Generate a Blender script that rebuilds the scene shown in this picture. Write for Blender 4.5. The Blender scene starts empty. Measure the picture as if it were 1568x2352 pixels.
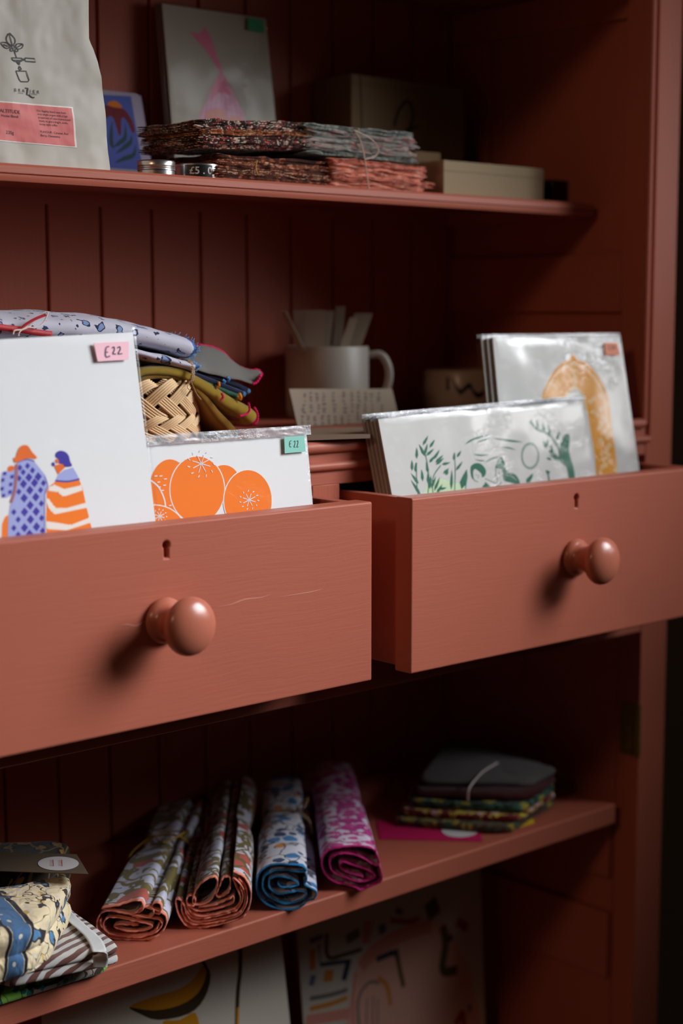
import bpy, bmesh, math, random
from math import sin, cos, pi, radians, sqrt, atan, hypot
from mathutils import Vector, Matrix, noise
random.seed(11)
S = bpy.context.scene
COL = S.collection

# ------------------------------------------------------------------ camera
F_PX, HZ, VX = 3700.0, 461.0, 4116.0          # focal length in px (1568x2352), horizon offset, x vanishing offset
PITCH = atan(HZ / F_PX); YAW = atan(VX / hypot(F_PX, HZ))
ZC = 1.25                                      # eye height above the floor
FW = Vector((cos(YAW) * cos(PITCH), sin(YAW) * cos(PITCH), -sin(PITCH)))
RT = Vector((sin(YAW), -cos(YAW), 0))
UP = RT.cross(FW).normalized()
CAMP = Vector((0, 0, ZC))
cd = bpy.data.cameras.new('camera'); cam = bpy.data.objects.new('camera', cd); COL.objects.link(cam)
cam.matrix_world = Matrix(((RT.x, UP.x, -FW.x, CAMP.x), (RT.y, UP.y, -FW.y, CAMP.y), (RT.z, UP.z, -FW.z, CAMP.z), (0, 0, 0, 1)))
cd.sensor_fit = 'VERTICAL'; cd.sensor_height = 36.0; cd.lens = F_PX * 36.0 / 2352
cd.clip_start = 0.05
cd.dof.use_dof = True; cd.dof.focus_distance = 1.31; cd.dof.aperture_fstop = 3.4
S.camera = cam

# ------------------------------------------------------------------ light and exposure
w = bpy.data.worlds.new('world'); S.world = w; w.use_nodes = True
w.node_tree.nodes['Background'].inputs[0].default_value = (1.0, 0.80, 0.66, 1)
w.node_tree.nodes['Background'].inputs[1].default_value = 0.015
def area_light(name, pos, target, sx, sy, power, color, spread=180):
    d = bpy.data.lights.new(name, 'AREA'); d.shape = 'RECTANGLE'; d.size = sx; d.size_y = sy
    d.energy = power; d.color = color; d.spread = radians(spread)
    o = bpy.data.objects.new(name, d); COL.objects.link(o); o.location = pos
    o.rotation_euler = (Vector(target) - Vector(pos)).to_track_quat('-Z', 'Y').to_euler()
    return o
KT = Vector((0.40, 0.98, ZC - 0.36))
def kdir(az, el): a, e = radians(az), radians(el); return Vector((sin(a) * cos(e), -cos(a) * cos(e), sin(e)))
area_light('window_light', KT + kdir(56, 29) * 1.8, KT, 0.80, 0.72, 4.95, (0.93, 0.96, 1.0), 56)
KL = Vector((0.85, 1.2, ZC + 0.12))
area_light('window_light_low', KL + kdir(56, 3) * 1.9, KL, 0.80, 0.35, 0.34, (0.97, 0.95, 0.95), 38)
area_light('room_light', (-1.6, 0.05, ZC + 1.10), (1.1, 1.1, ZC - 0.15), 0.35, 0.35, 1.7, (1.0, 0.62, 0.38), 90)
vs = S.view_settings
vs.view_transform = 'Standard'; vs.look = 'None'; vs.gamma = 1.0; vs.exposure = 0.0; vs.use_curve_mapping = False

# ------------------------------------------------------------------ rays from the photograph's frame to real planes
def ray(px, py): return FW + RT * ((px - 784) / F_PX) - UP * ((py - 1176) / F_PX)
def AY(px, py, y): r = ray(px, py); return CAMP + r * (y / r.y)
def AX(px, py, x): r = ray(px, py); return CAMP + r * (x / r.x)
def AZ(px, py, zr): r = ray(px, py); return CAMP + r * (zr / r.z)

# ------------------------------------------------------------------ material helpers
def srgb(r, g, b):
    f = lambda c: ((c / 255) / 12.92) if c / 255 <= 0.04045 else (((c / 255) + 0.055) / 1.055) ** 2.4
    return (f(r), f(g), f(b), 1)
MATS = {}
class NT:
    def __init__(s, name):
        s.m = bpy.data.materials.new(name); s.m.use_nodes = True; s.t = s.m.node_tree
        s.b = s.t.nodes['Principled BSDF']; s.out = s.t.nodes['Material Output']
    def n(s, typ, **kw):
        nd = s.t.nodes.new(typ)
        for k, v in kw.items(): setattr(nd, k, v)
        return nd
    def l(s, a, b): s.t.links.new(a, b)
    def math(s, op, a, b=None, clamp=False):
        nd = s.n('ShaderNodeMath', operation=op); nd.use_clamp = clamp
        for i, v in enumerate((a, b)):
            if v is None: continue
            if hasattr(v, 'links'): s.l(v, nd.inputs[i])
            else: nd.inputs[i].default_value = v
        return nd.outputs[0]
    def mix(s, fac, a, b):
        nd = s.n('ShaderNodeMix', data_type='RGBA')
        for i, v in ((0, fac), (6, a), (7, b)):
            if hasattr(v, 'links'): s.l(v, nd.inputs[i])
            else: nd.inputs[i].default_value = v
        return nd.outputs[2]
    def coords(s, kind='Object', scale=(1, 1, 1), rot=(0, 0, 0), loc=(0, 0, 0)):
        tc = s.n('ShaderNodeTexCoord'); mp = s.n('ShaderNodeMapping')
        mp.inputs['Scale'].default_value = scale; mp.inputs['Rotation'].default_value = rot; mp.inputs['Location'].default_value = loc
        s.l(tc.outputs[kind], mp.inputs[0]); return mp.outputs[0]
    def noise(s, co, scale, detail=3, rough=0.5, dist=0):
        nd = s.n('ShaderNodeTexNoise'); s.l(co, nd.inputs['Vector'])
        nd.inputs['Scale'].default_value = scale; nd.inputs['Detail'].default_value = detail
        nd.inputs['Roughness'].default_value = rough; nd.inputs['Distortion'].default_value = dist
        return nd
    def bump(s, h, strength, dist=0.001, normal=None):
        nd = s.n('ShaderNodeBump'); nd.inputs['Strength'].default_value = strength; nd.inputs['Distance'].default_value = dist
        s.l(h, nd.inputs['Height'])
        if normal: s.l(normal, nd.inputs['Normal'])
        return nd.outputs[0]

def plain(name, col, rough=0.6, metal=0.0, bump=0.0, bscale=600, spec=0.5, var=0.0):
    if name in MATS: return MATS[name]
    t = NT(name); t.b.inputs['Roughness'].default_value = rough; t.b.inputs['Metallic'].default_value = metal
    t.b.inputs['Specular IOR Level'].default_value = min(spec, 0.15) if rough >= 0.7 else spec
    t.b.inputs['Base Color'].default_value = col
    co = t.coords('Object')
    if var:
        nz = t.noise(co, 35, 4)
        t.l(t.mix(t.math('MULTIPLY', nz.outputs[0], var), col, tuple(c * 0.6 for c in col[:3]) + (1,)), t.b.inputs['Base Color'])
    if bump:
        t.l(t.bump(t.noise(co, bscale, 3).outputs[0], bump, 0.0006), t.b.inputs['Normal'])
    MATS[name] = t.m; return t.m

def paint(name, sc, base=(0.43, 0.118, 0.072, 1), rough=0.45, spec=0.2):
    t = NT(name)
    co = t.coords('Object', sc)
    dis = t.noise(t.coords('Object'), 14, 2)
    add = t.n('ShaderNodeVectorMath', operation='ADD'); mul = t.n('ShaderNodeVectorMath', operation='SCALE'); mul.inputs['Scale'].default_value = 0.5
    t.l(dis.outputs['Color'], mul.inputs[0]); t.l(co, add.inputs[0]); t.l(mul.outputs[0], add.inputs[1])
    br = t.noise(add.outputs[0], 7, 4, 0.6)
    fine = t.noise(t.coords('Object'), 260, 2)
    drip = t.n('ShaderNodeTexVoronoi'); t.l(t.coords('Object'), drip.inputs['Vector']); drip.inputs['Scale'].default_value = 38
    dots = t.math('LESS_THAN', drip.outputs['Distance'], 0.035)
    h = t.math('ADD', br.outputs[0], t.math('MULTIPLY', fine.outputs[0], 0.22))
    h = t.math('ADD', h, t.math('MULTIPLY', dots, 0.35))
    t.l(t.bump(h, 0.26, 0.0008), t.b.inputs['Normal'])
    lo = t.noise(t.coords('Object'), 9, 3)
    dark = tuple(c * 0.82 for c in base[:3]) + (1,)
    c1 = t.mix(t.math('MULTIPLY', lo.outputs[0], 0.35), base, dark)
    t.l(c1, t.b.inputs['Base Color'])
    t.b.inputs['Roughness'].default_value = rough
    t.b.inputs['Specular IOR Level'].default_value = spec
    return t.m
PH = paint('terracotta_paint_horizontal', (2.2, 16, 62))
PV = paint('terracotta_paint_vertical', (62, 16, 2.2), spec=0.1)

def sleeve_mat(name, kf=0.07, fac=0.0015, scale=60, strength=0.6, rough=0.12, milky=0.0):
    t = NT(name); t.t.nodes.remove(t.b)
    tr = t.n('ShaderNodeBsdfTransparent'); gl = t.n('ShaderNodeBsdfGlossy'); gl.inputs['Roughness'].default_value = rough
    tr.inputs[0].default_value = (0.975, 0.98, 0.985, 1)
    lw = t.n('ShaderNodeFresnel'); lw.inputs['IOR'].default_value = 1.35
    mx = t.n('ShaderNodeMixShader')
    nz = t.noise(t.coords('UV'), scale, 3, 0.55, 1.4)
    rid = t.math('ABSOLUTE', t.math('SUBTRACT', nz.outputs[0], 0.5))
    rid = t.math('SUBTRACT', 0.10, t.math('MINIMUM', rid, 0.10))
    lo = t.noise(t.coords('UV'), scale * 0.3, 2, 0.5); lo2 = t.noise(t.coords('UV'), 22, 1, 0.5)
    nb = t.bump(t.math('ADD', t.math('MULTIPLY', t.math('MULTIPLY', rid, 11.0), t.math('SUBTRACT', lo2.outputs[0], 0.45, True)), t.math('MULTIPLY', lo.outputs[0], 0.55)), strength, 0.0022)
    t.l(nb, gl.inputs['Normal'])
    f = t.math('ADD', t.math('MULTIPLY', lw.outputs[0], kf), fac, True)
    t.l(f, mx.inputs[0]); t.l(tr.outputs[0], mx.inputs[1]); t.l(gl.outputs[0], mx.inputs[2])
    o_ = mx.outputs[0]
    if milky:
        df = t.n('ShaderNodeBsdfDiffuse'); df.inputs[0].default_value = (0.62, 0.64, 0.67, 1); t.l(nb, df.inputs['Normal'])
        m2 = t.n('ShaderNodeMixShader'); t.l(t.math('MULTIPLY', nz.outputs[0], milky * 2, True), m2.inputs[0]); t.l(o_, m2.inputs[1]); t.l(df.outputs[0], m2.inputs[2]); o_ = m2.outputs[0]
    t.l(o_, t.out.inputs[0])
    return t.m
SLEEVE = sleeve_mat('clear_cellophane')
SLEEVEFLAP = sleeve_mat('crumpled_cellophane', 0.6, 0.08, 160, 1.0, 0.25, 0.42)

def fabric(name, base, layers=(), weave=2600, edge=None, edgew=0.003, rough=0.9, bump=0.35, wrinkle=0.0, back=None, edge_u=False):
    """pattern in UV space, metres.  layers: (kind, colour, scale, thr, seed[, extra])"""
    t = NT(name); t.b.inputs['Roughness'].default_value = rough
    t.b.inputs['Specular IOR Level'].default_value = 0.15
    t.b.inputs['Sheen Weight'].default_value = 0.15
    uv = t.n('ShaderNodeUVMap').outputs[0]
    col = base
    for ly in layers:
        kind, c, sc, thr, seed = ly[:5]; ex = ly[5] if len(ly) > 5 else 0.3
        mp = t.n('ShaderNodeMapping'); t.l(uv, mp.inputs[0]); mp.inputs['Location'].default_value = (seed * 0.37, seed * 0.71, seed * 0.13)
        mp.inputs['Scale'].default_value = (sc, sc, sc)
        v = mp.outputs[0]
        dn = t.n('ShaderNodeTexNoise'); t.l(v, dn.inputs['Vector']); dn.inputs['Scale'].default_value = 1.3
        ms = t.n('ShaderNodeVectorMath', operation='SCALE'); ms.inputs['Scale'].default_value = ex; t.l(dn.outputs['Color'], ms.inputs[0])
        ad = t.n('ShaderNodeVectorMath', operation='ADD'); t.l(v, ad.inputs[0]); t.l(ms.outputs[0], ad.inputs[1]); v = ad.outputs[0]
        if kind in ('blob', 'ring', 'flower', 'petal'):
            vo = t.n('ShaderNodeTexVoronoi'); t.l(v, vo.inputs['Vector']); vo.inputs['Scale'].default_value = 1.0; vo.inputs['Randomness'].default_value = 0.75
            if kind == 'petal': vo.distance = 'MINKOWSKI'; vo.inputs['Exponent'].default_value = 0.6
            d = vo.outputs['Distance']
            if kind == 'ring': f = t.math('LESS_THAN', t.math('ABSOLUTE', t.math('SUBTRACT', d, thr)), 0.05)
            else: f = t.math('LESS_THAN', d, thr)
        elif kind == 'line':
            vo = t.n('ShaderNodeTexVoronoi', feature='DISTANCE_TO_EDGE'); t.l(v, vo.inputs['Vector']); vo.inputs['Scale'].default_value = 1.0
            f = t.math('LESS_THAN', vo.outputs['Distance'], thr)
        elif kind == 'leaf':
            wv = t.n('ShaderNodeTexNoise'); t.l(v, wv.inputs['Vector']); wv.inputs['Scale'].default_value = 1.0; wv.inputs['Detail'].default_value = 1.0; wv.inputs['Distortion'].default_value = 1.6
            f = t.math('GREATER_THAN', wv.outputs[0], thr)
        elif kind in ('stripe', 'stripey'):
            wv = t.n('ShaderNodeTexWave'); wv.bands_direction = 'X' if kind == 'stripe' else 'Y'
            t.l(v, wv.inputs['Vector']); wv.inputs['Scale'].default_value = 1.0
            f = t.math('GREATER_THAN', wv.outputs['Fac'], thr)
        elif kind == 'band':      # ex unused distortion; thr=(lo,hi) in metres of v
            sp = t.n('ShaderNodeSeparateXYZ'); t.l(uv, sp.inputs[0])
            a = sp.outputs[0 if sc > 0 else 1]
            f = t.math('MULTIPLY', t.math('GREATER_THAN', a, thr[0]), t.math('LESS_THAN', a, thr[1]))
        col = t.mix(f, col, c)
    if edge:
        sp = t.n('ShaderNodeSeparateXYZ'); t.l(uv, sp.inputs[0])
        nz = t.n('ShaderNodeTexNoise'); t.l(uv, nz.inputs['Vector']); nz.inputs['Scale'].default_value = 500
        thr = t.math('ADD', edgew * 0.6, t.math('MULTIPLY', nz.outputs[0], edgew * 0.8))
        f = t.math('LESS_THAN', sp.outputs[0 if edge_u else 1], thr)
        col = t.mix(f, col, edge)
    if hasattr(col, 'links'): t.l(col, t.b.inputs['Base Color'])
    else: t.b.inputs['Base Color'].default_value = col
    wx = t.n('ShaderNodeTexWave'); t.l(uv, wx.inputs['Vector']); wx.inputs['Scale'].default_value = weave / 2.2; wx.bands_direction = 'DIAGONAL'
    nz = t.n('ShaderNodeTexNoise'); t.l(uv, nz.inputs['Vector']); nz.inputs['Scale'].default_value = weave / 3
    h = t.math('ADD', wx.outputs['Fac'], nz.outputs[0])
    nb = t.bump(h, bump, 0.0004)
    if wrinkle:
        n2 = t.n('ShaderNodeTexNoise'); t.l(uv, n2.inputs['Vector']); n2.inputs['Scale'].default_value = 60; n2.inputs['Distortion'].default_value = 1
        nb = t.bump(n2.outputs[0], wrinkle, 0.004, nb)
    t.l(nb, t.b.inputs['Normal'])
    return t.m

# ------------------------------------------------------------------ mesh helpers
def link(o, parent=None):
    COL.objects.link(o)
    if parent: o.parent = parent
    return o
def thing(name, base, label, cat, group=None):
    o = bpy.data.objects.new(name, None); COL.objects.link(o); o.location = base
    o.empty_display_size = 0.02
    o['label'] = label; o['category'] = cat
    if group: o['group'] = group
    return o
def tag(o, label, cat, group=None, kind=None):
    o['label'] = label; o['category'] = cat
    if group: o['group'] = group
    if kind: o['kind'] = kind
    return o
def wloc(o):
    p = Vector((0, 0, 0))
    while o: p += o.location; o = o.parent
    return p
class MB:
    """collects geometry in world coordinates, builds ONE mesh object"""
    def __init__(s): s.v = []; s.f = []; s.m = []; s.uv = []; s.mats = []
    def mi(s, m):
        if m not in s.mats: s.mats.append(m)
        return s.mats.index(m)
    def add(s, vs, fs, m, uvs=None):
        b = len(s.v); s.v += [Vector(p) for p in vs]; s.uv += list(uvs) if uvs else [(0, 0)] * len(vs)
        i = s.mi(m)
        for f in fs: s.f.append([b + k for k in f]); s.m.append(i)
    def box(s, lo, hi, m):
        x0, y0, z0 = lo; x1, y1, z1 = hi
        v = [(x, y, z) for x in (x0, x1) for y in (y0, y1) for z in (z0, z1)]
        s.add(v, [(0, 1, 3, 2), (4, 6, 7, 5), (0, 4, 5, 1), (2, 3, 7, 6), (0, 2, 6, 4), (1, 5, 7, 3)], m)
    def obox(s, c, ax, ay, az, m):
        c = Vector(c); v = [c + ax * i + ay * j + az * k for i in (-1, 1) for j in (-1, 1) for k in (-1, 1)]
        s.add(v, [(0, 1, 3, 2), (4, 6, 7, 5), (0, 4, 5, 1), (2, 3, 7, 6), (0, 2, 6, 4), (1, 5, 7, 3)], m)
    def grid(s, pts, m, uvs=None, closed_i=False):
        ni, nj = len(pts), len(pts[0]); vs = [p for r in pts for p in r]; fs = []
        for i in range(ni if closed_i else ni - 1):
            for j in range(nj - 1):
                a = i * nj + j; b = ((i + 1) % ni) * nj + j
                fs.append((a, b, b + 1, a + 1))
        s.add(vs, fs, m, [q for r in uvs for q in r] if uvs else None)
    def tube(s, pts, r, m, n=8, closed=False):
        P = [Vector(p) for p in pts]; N = len(P); rings = []
        up = Vector((0.13, 0.2, 0.97))
        for i, p in enumerate(P):
            a = P[i - 1] if (i or closed) else p; b = P[(i + 1) % N] if (i < N - 1 or closed) else p
            t = (b - a).normalized(); u = t.cross(up)
            if u.length < 1e-3: u = t.cross(Vector((1, 0, 0)))
            u.normalize(); w_ = t.cross(u).normalized(); up = w_ if False else up
            rr = r(i / (N - 1)) if callable(r) else r
            rings.append([p + (u * cos(2 * pi * k / n) + w_ * sin(2 * pi * k / n)) * rr for k in range(n)])
        vs = [q for g in rings for q in g]; fs = []
        for i in range(N if closed else N - 1):
            j = (i + 1) % N
            for k in range(n): fs.append((i * n + k, i * n + (k + 1) % n, j * n + (k + 1) % n, j * n + k))
        if not closed: fs += [tuple(range(n))[::-1], tuple((N - 1) * n + k for k in range(n))]
        s.add(vs, fs, m)
    def lathe(s, o, axis, prof, m, n=32, cap=True):
        o = Vector(o); ax = Vector(axis).normalized()
        u = ax.cross(Vector((0, 0, 1)) if abs(ax.z) < 0.9 else Vector((1, 0, 0))).normalized(); w_ = ax.cross(u)
        vs = []; fs = []
        for (r, d) in prof:
            for k in range(n):
                a = 2 * pi * k / n; vs.append(o + ax * d + (u * cos(a) + w_ * sin(a)) * r)
        for i in range(len(prof) - 1):
            for k in range(n): fs.append((i * n + k, i * n + (k + 1) % n, (i + 1) * n + (k + 1) % n, (i + 1) * n + k))
        if cap: fs += [tuple(range(n))[::-1], tuple((len(prof) - 1) * n + k for k in range(n))]
        s.add(vs, fs, m)
    def build(s, name, parent=None, smooth=True, bevel=0, thick=0, subsurf=0, origin=None, angle=40, segs=2):
        me = bpy.data.meshes.new(name)
        if parent: off = wloc(parent)
        else:
            off = origin if origin is not None else Vector((sum(p.x for p in s.v) / len(s.v), sum(p.y for p in s.v) / len(s.v), min(p.z for p in s.v)))
        me.from_pydata([tuple(p - off) for p in s.v], [], s.f)
        for m in s.mats: me.materials.append(m)
        me.polygons.foreach_set('material_index', s.m)
        ul = me.uv_layers.new(name='UVMap')
        lv = [0] * len(me.loops); me.loops.foreach_get('vertex_index', lv)
        fl = []
        for k in lv: fl += [s.uv[k][0], s.uv[k][1]]
        ul.data.foreach_set('uv', fl)
        me.polygons.foreach_set('use_smooth', [smooth] * len(me.polygons))
        me.update()
        bm = bmesh.new(); bm.from_mesh(me); bmesh.ops.recalc_face_normals(bm, faces=bm.faces)
        if smooth and angle < 180:
            for e in bm.edges:
                if len(e.link_faces) == 2 and e.calc_face_angle(0) > radians(angle): e.smooth = False
        bm.to_mesh(me); bm.free()
        o = bpy.data.objects.new(name, me); COL.objects.link(o)
        if parent: o.parent = parent
        else: o.location = off
        if thick:
            md = o.modifiers.new('thickness', 'SOLIDIFY'); md.thickness = thick; md.offset = 0
        if bevel:
            md = o.modifiers.new('bevel', 'BEVEL'); md.width = bevel; md.segments = segs; md.limit_method = 'ANGLE'; md.angle_limit = radians(35)
            md.harden_normals = False
        if subsurf:
            md = o.modifiers.new('sub', 'SUBSURF'); md.levels = subsurf; md.render_levels = subsurf
        return o
def box_obj(name, lo, hi, m, parent=None, bevel=0.0015):
    b = MB(); b.box(lo, hi, m); return b.build(name, parent, smooth=True, bevel=bevel)
def smooth_path(pts, n=8, closed=False):
    P = [Vector(p) if len(p) == 3 else Vector((p[0], p[1], 0)) for p in pts]; N = len(P); out = []
    for i in range(N if closed else N - 1):
        if closed: p0, p1, p2, p3 = P[i - 1], P[i], P[(i + 1) % N], P[(i + 2) % N]
        else: p0, p1, p2, p3 = P[max(i - 1, 0)], P[i], P[i + 1], P[min(i + 2, N - 1)]
        for k in range(n):
            t = k / n
            out.append(0.5 * ((2 * p1) + (p2 - p0) * t + (2 * p0 - 5 * p1 + 4 * p2 - p3) * t * t + (3 * p1 - p0 - 3 * p2 + p3) * t ** 3))
    if not closed: out.append(P[-1])
    return out
def nz3(x, y, z=0): return noise.noise(Vector((x, y, z)))

# a flat card's own frame: a point, a yaw and a backward lean
class Plane:
    def __init__(s, p, yaw=0.0, tilt=0.0):
        s.o = Vector(p); a = radians(yaw); t = radians(tilt)
        s.u = Vector((cos(a), sin(a), 0)); b = Vector((-sin(a), cos(a), 0))
        s.v = (b * sin(t) + Vector((0, 0, 1)) * cos(t)).normalized(); s.n = s.u.cross(s.v)
        if s.n.dot(s.o - CAMP) > 0: s.n = -s.n
    def uv(s, px, py):
        r = ray(px, py); k = (s.o - CAMP).dot(s.n) / r.dot(s.n); d = CAMP + r * k - s.o
        return (d.dot(s.u), d.dot(s.v))
    def P(s, u, v, w_=0.0): return s.o + s.u * u + s.v * v + s.n * w_
    def fromZ(s, zr):   # v coordinate of a world height
        return (ZC + zr - s.o.z) / s.v.z
WS = [1.0]
def art_poly(mb, pl, pts, m, w_=0.0004, smooth=0, uvspace=False):
    w_ *= WS[0]
    q = [p if uvspace else pl.uv(*p) for p in pts]
    if smooth: q = [(a.x, a.y) for a in smooth_path(q, smooth, True)]
    from mathutils.geometry import tessellate_polygon
    tri = tessellate_polygon([[Vector((a, b, 0)) for a, b in q]])
    mb.add([pl.P(a, b, w_) for a, b in q], [tuple(t) for t in tri], m, q)
def art_stroke(mb, pl, pts, m, width, w_=0.0005, smooth=6, closed=False, taper=False, uvspace=False):
    w_ *= WS[0]
    q = [p if uvspace else pl.uv(*p) for p in pts]
    q = [(a.x, a.y) for a in smooth_path(q, smooth, closed)] if smooth and len(q) > 2 else q
    if closed: q.append(q[0])
    L = []; n = len(q)
    for i in range(n):
        a = Vector(q[max(i - 1, 0)]); b = Vector(q[min(i + 1, n - 1)]); d = (b - a)
        d = d.normalized() if d.length > 1e-9 else Vector((1, 0)); nn = Vector((-d.y, d.x))
        k = width / 2 * ((sin(pi * min(max(i / (n - 1), 0.06), 0.94))) if taper else 1)
        L.append([pl.P(*(Vector(q[i]) + nn * k), w_), pl.P(*(Vector(q[i]) - nn * k), w_)])
    mb.grid(L, m)
def text_mesh(mb, pl, txt, u, v, size, m, w_=0.0006, align='LEFT', space=1.0, shear=0.0, extra=0.0):
    cu = bpy.data.curves.new('t', 'FONT'); cu.body = txt; cu.size = size; cu.align_x = align; cu.space_character = space; cu.shear = shear
    cu.resolution_u = 3; cu.offset = extra; cu.space_line = 0.92
    ob = bpy.data.objects.new('t', cu); COL.objects.link(ob)
    dg = bpy.context.evaluated_depsgraph_get(); dg.update()
    me = bpy.data.meshes.new_from_object(ob.evaluated_get(dg))
    mb.add([pl.P(u + p.co.x, v + p.co.y, w_) for p in me.vertices], [tuple(f.vertices) for f in me.polygons], m)
    bpy.data.objects.remove(ob); bpy.data.meshes.remove(me); bpy.data.curves.remove(cu)

INK = plain('black_ink', srgb(24, 22, 26), 0.6)
WHITE = plain('white_paper', (0.80, 0.80, 0.80, 1), 0.75, bump=0.05)
CREAM = plain('cream_paper', (0.70, 0.665, 0.585, 1), 0.8, bump=0.1)
KRAFT = plain('kraft_card', (0.20, 0.13, 0.068, 1), 0.85, bump=0.15, var=0.2)
BOARD = plain('grey_backing_board', (0.36, 0.30, 0.24, 1), 0.85)

# ================================================================== the room shell
def struct(name, lo, hi, m, lab=None):
    o = box_obj(name, lo, hi, m, None, 0); o['kind'] = 'structure'; return o
WALL = plain('olive_wall_paint', (0.36, 0.28, 0.18, 1), 0.9, bump=0.2, bscale=90)
FLOORM = plain('dark_floor_boards', (0.09, 0.055, 0.035, 1), 0.6, var=0.5)
struct('floor', (-2.6, -2.6, -0.05), (4.2, 1.40, 0.0), FLOORM)
struct('wall_back', (-2.6, 1.40, 0.0), (4.2, 1.50, 2.8), WALL)

# ================================================================== the painted cupboard
YF, YB = 1.04, 1.32            # front of the face frame, face of the back boards
XI, XO, XL, XLO = 1.364, 1.420, 0.486, 0.428
XS = 1.373                     # inner face of the right side
zt, zb = ZC + 0.43, 0.0
cab = thing('painted_cupboard', (0.924, 1.18, 0.0), 'terracotta painted open wooden cupboard with boarded back and two pulled-out drawers', 'cupboard')
def cb(name, lo, hi, m=PH, bev=0.0012): return box_obj(name, lo, hi, m, cab, bev)
# face frame
cb('stile', (XI + 0.010, YF, zb), (XO, YF + 0.030, zt), PV)
cb('stile', (XLO, YF, zb), (XL - 0.010, YF + 0.030, zt), PV)
cb('opening_lining', (XI, YF + 0.001, ZC - 0.149), (XI + 0.0105, YF + 0.029, zt), PV)
cb('opening_lining', (XL - 0.0105, YF + 0.001, ZC - 0.149), (XL, YF + 0.029, zt), PV)
cb('rail', (XL - 0.010, YF, ZC - 0.150), (XI + 0.010, YF + 0.026, ZC - 0.112))
cb('rail', (XL - 0.010, YF, ZC - 0.340), (XI + 0.010, YF + 0.026, ZC - 0.313))
cb('rail', (XL - 0.010, YF, zb), (XI + 0.010, YF + 0.026, 0.12))
cb('rail', (XL - 0.010, YF, ZC + 0.335), (XI + 0.010, YF + 0.026, zt))
cb('drawer_divider', (0.908, YF, ZC - 0.314), (0.940, YF + 0.024, ZC - 0.149), PV)
# bead mouldings round the upper opening
def bead(y0, z0, x0, x1, r, name='bead_moulding', vert=None):
    b = MB(); prof = [(-r * 1.0, 0.0), (-r * 0.95, r * 0.55), (-r * 0.5, r * 0.98), (0, r * 1.1), (r * 0.5, r * 0.98), (r * 0.95, r * 0.55), (r * 1.0, 0.0)]
    if vert is None:
        b.grid([[Vector((x, y0 - q, z0 + p)) for p, q in prof] for x in (x0, x1)], PH)
    else:
        b.grid([[Vector((vert + p, y0 - q, z)) for p, q in prof] for z in (x0, x1)], PV)
    return b.build(name, cab, angle=180)
bead(YF, ZC - 0.1165, XL, XI + 0.004, 0.0052)
bead(YF, ZC - 0.1335, XL, XI + 0.014, 0.0040)
bead(YF, 0, ZC - 0.1165, ZC + 0.335, 0.0045, vert=XI + 0.004)
bead(YF, 0, ZC - 0.1335, ZC + 0.345, 0.0035, vert=XI + 0.0145)
# carcass
cb('side_panel', (XS, YF + 0.030, zb), (XO - 0.004, 1.345, zt), PV)
cb('side_panel', (XLO + 0.004, YF + 0.030, zb), (XL, 1.345, zt), PV)
cb('top_panel', (XLO - 0.02, YF - 0.02, zt), (XO + 0.02, 1.345, zt + 0.022))
# framing on the inside of the right side
def sr(y0, y1, z0, z1, m=PH, t=0.007): cb('side_batten', (XS - t, y0, ZC + z0), (XS + 0.001, y1, ZC + z1), m)
sr(1.0705, 1.3195, 0.300, 0.336); sr(1.0705, 1.3195, -0.001, 0.060); sr(1.262, 1.3195, 0.116, 0.300, PV)
sr(1.0705, 1.3195, -0.735, -0.66); sr(1.262, 1.3195, -0.925, -0.735, PV); sr(1.20, 1.3195, -0.425, -0.36)
sr(1.0705, 1.3195, -0.62, -0.553)
# boarded back: one panel of tongued boards with sunk joints
b = MB(); x = 0.8235 - 0.06 * 6
while x < XS:
    x0, x1 = max(x + 0.0012, XL), min(x + 0.06 - 0.0012, XS)
    b.box((x0, YB, 0.02), (x1, YB + 0.012, zt), PV); x += 0.06
b.box((XL, YB + 0.006, 0.02), (XS, YB + 0.022, zt), plain('dark_joint', (0.02, 0.008, 0.005, 1), 0.9))
b.build('back_boards', cab, bevel=0.0014)
# shelves and floors of the compartments
b = MB(); fr = [(1.106, .0995), (1.1045, .1025), (1.1045, .1045), (1.1062, .1050), (1.1045, .1058), (1.1048, .1110), (1.1075, .1131), (1.319, .1131), (1.319, .0995)]
xs0, xs1 = XL, XS - 0.012
b.grid([[Vector((x, y, ZC + z)) for y, z in fr] for x in (xs0, xs1)], PH)
n = len(fr); b.add([Vector((x, y, ZC + z)) for x in (xs0, xs1) for y, z in fr], [tuple(range(n))[::-1], tuple(range(n, 2 * n))], PH)
b.build('upper_shelf', cab, angle=30)
cb('top_shelf', (XL, 1.105, ZC + 0.337), (XS - 0.001, 1.3195, ZC + 0.351))
cb('shelf_bearer', (XS - 0.013, 1.118, ZC + 0.098), (XS, 1.3195, ZC + 0.1125))
cb('compartment_floor', (XL, YF + 0.0265, ZC - 0.128), (XS, 1.3195, ZC - 0.1105))
cb('drawer_runner', (XL, YF + 0.0265, ZC - 0.330), (XS, 1.3195, ZC - 0.3135))
cb('lower_shelf', (XL, 1.056, ZC - 0.552), (XI - 0.006, 1.3195, ZC - 0.530), PH, 0.0018)
cb('base_shelf', (XL, YF + 0.0265, ZC - 0.945), (XS, 1.3195, ZC - 0.925))
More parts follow.
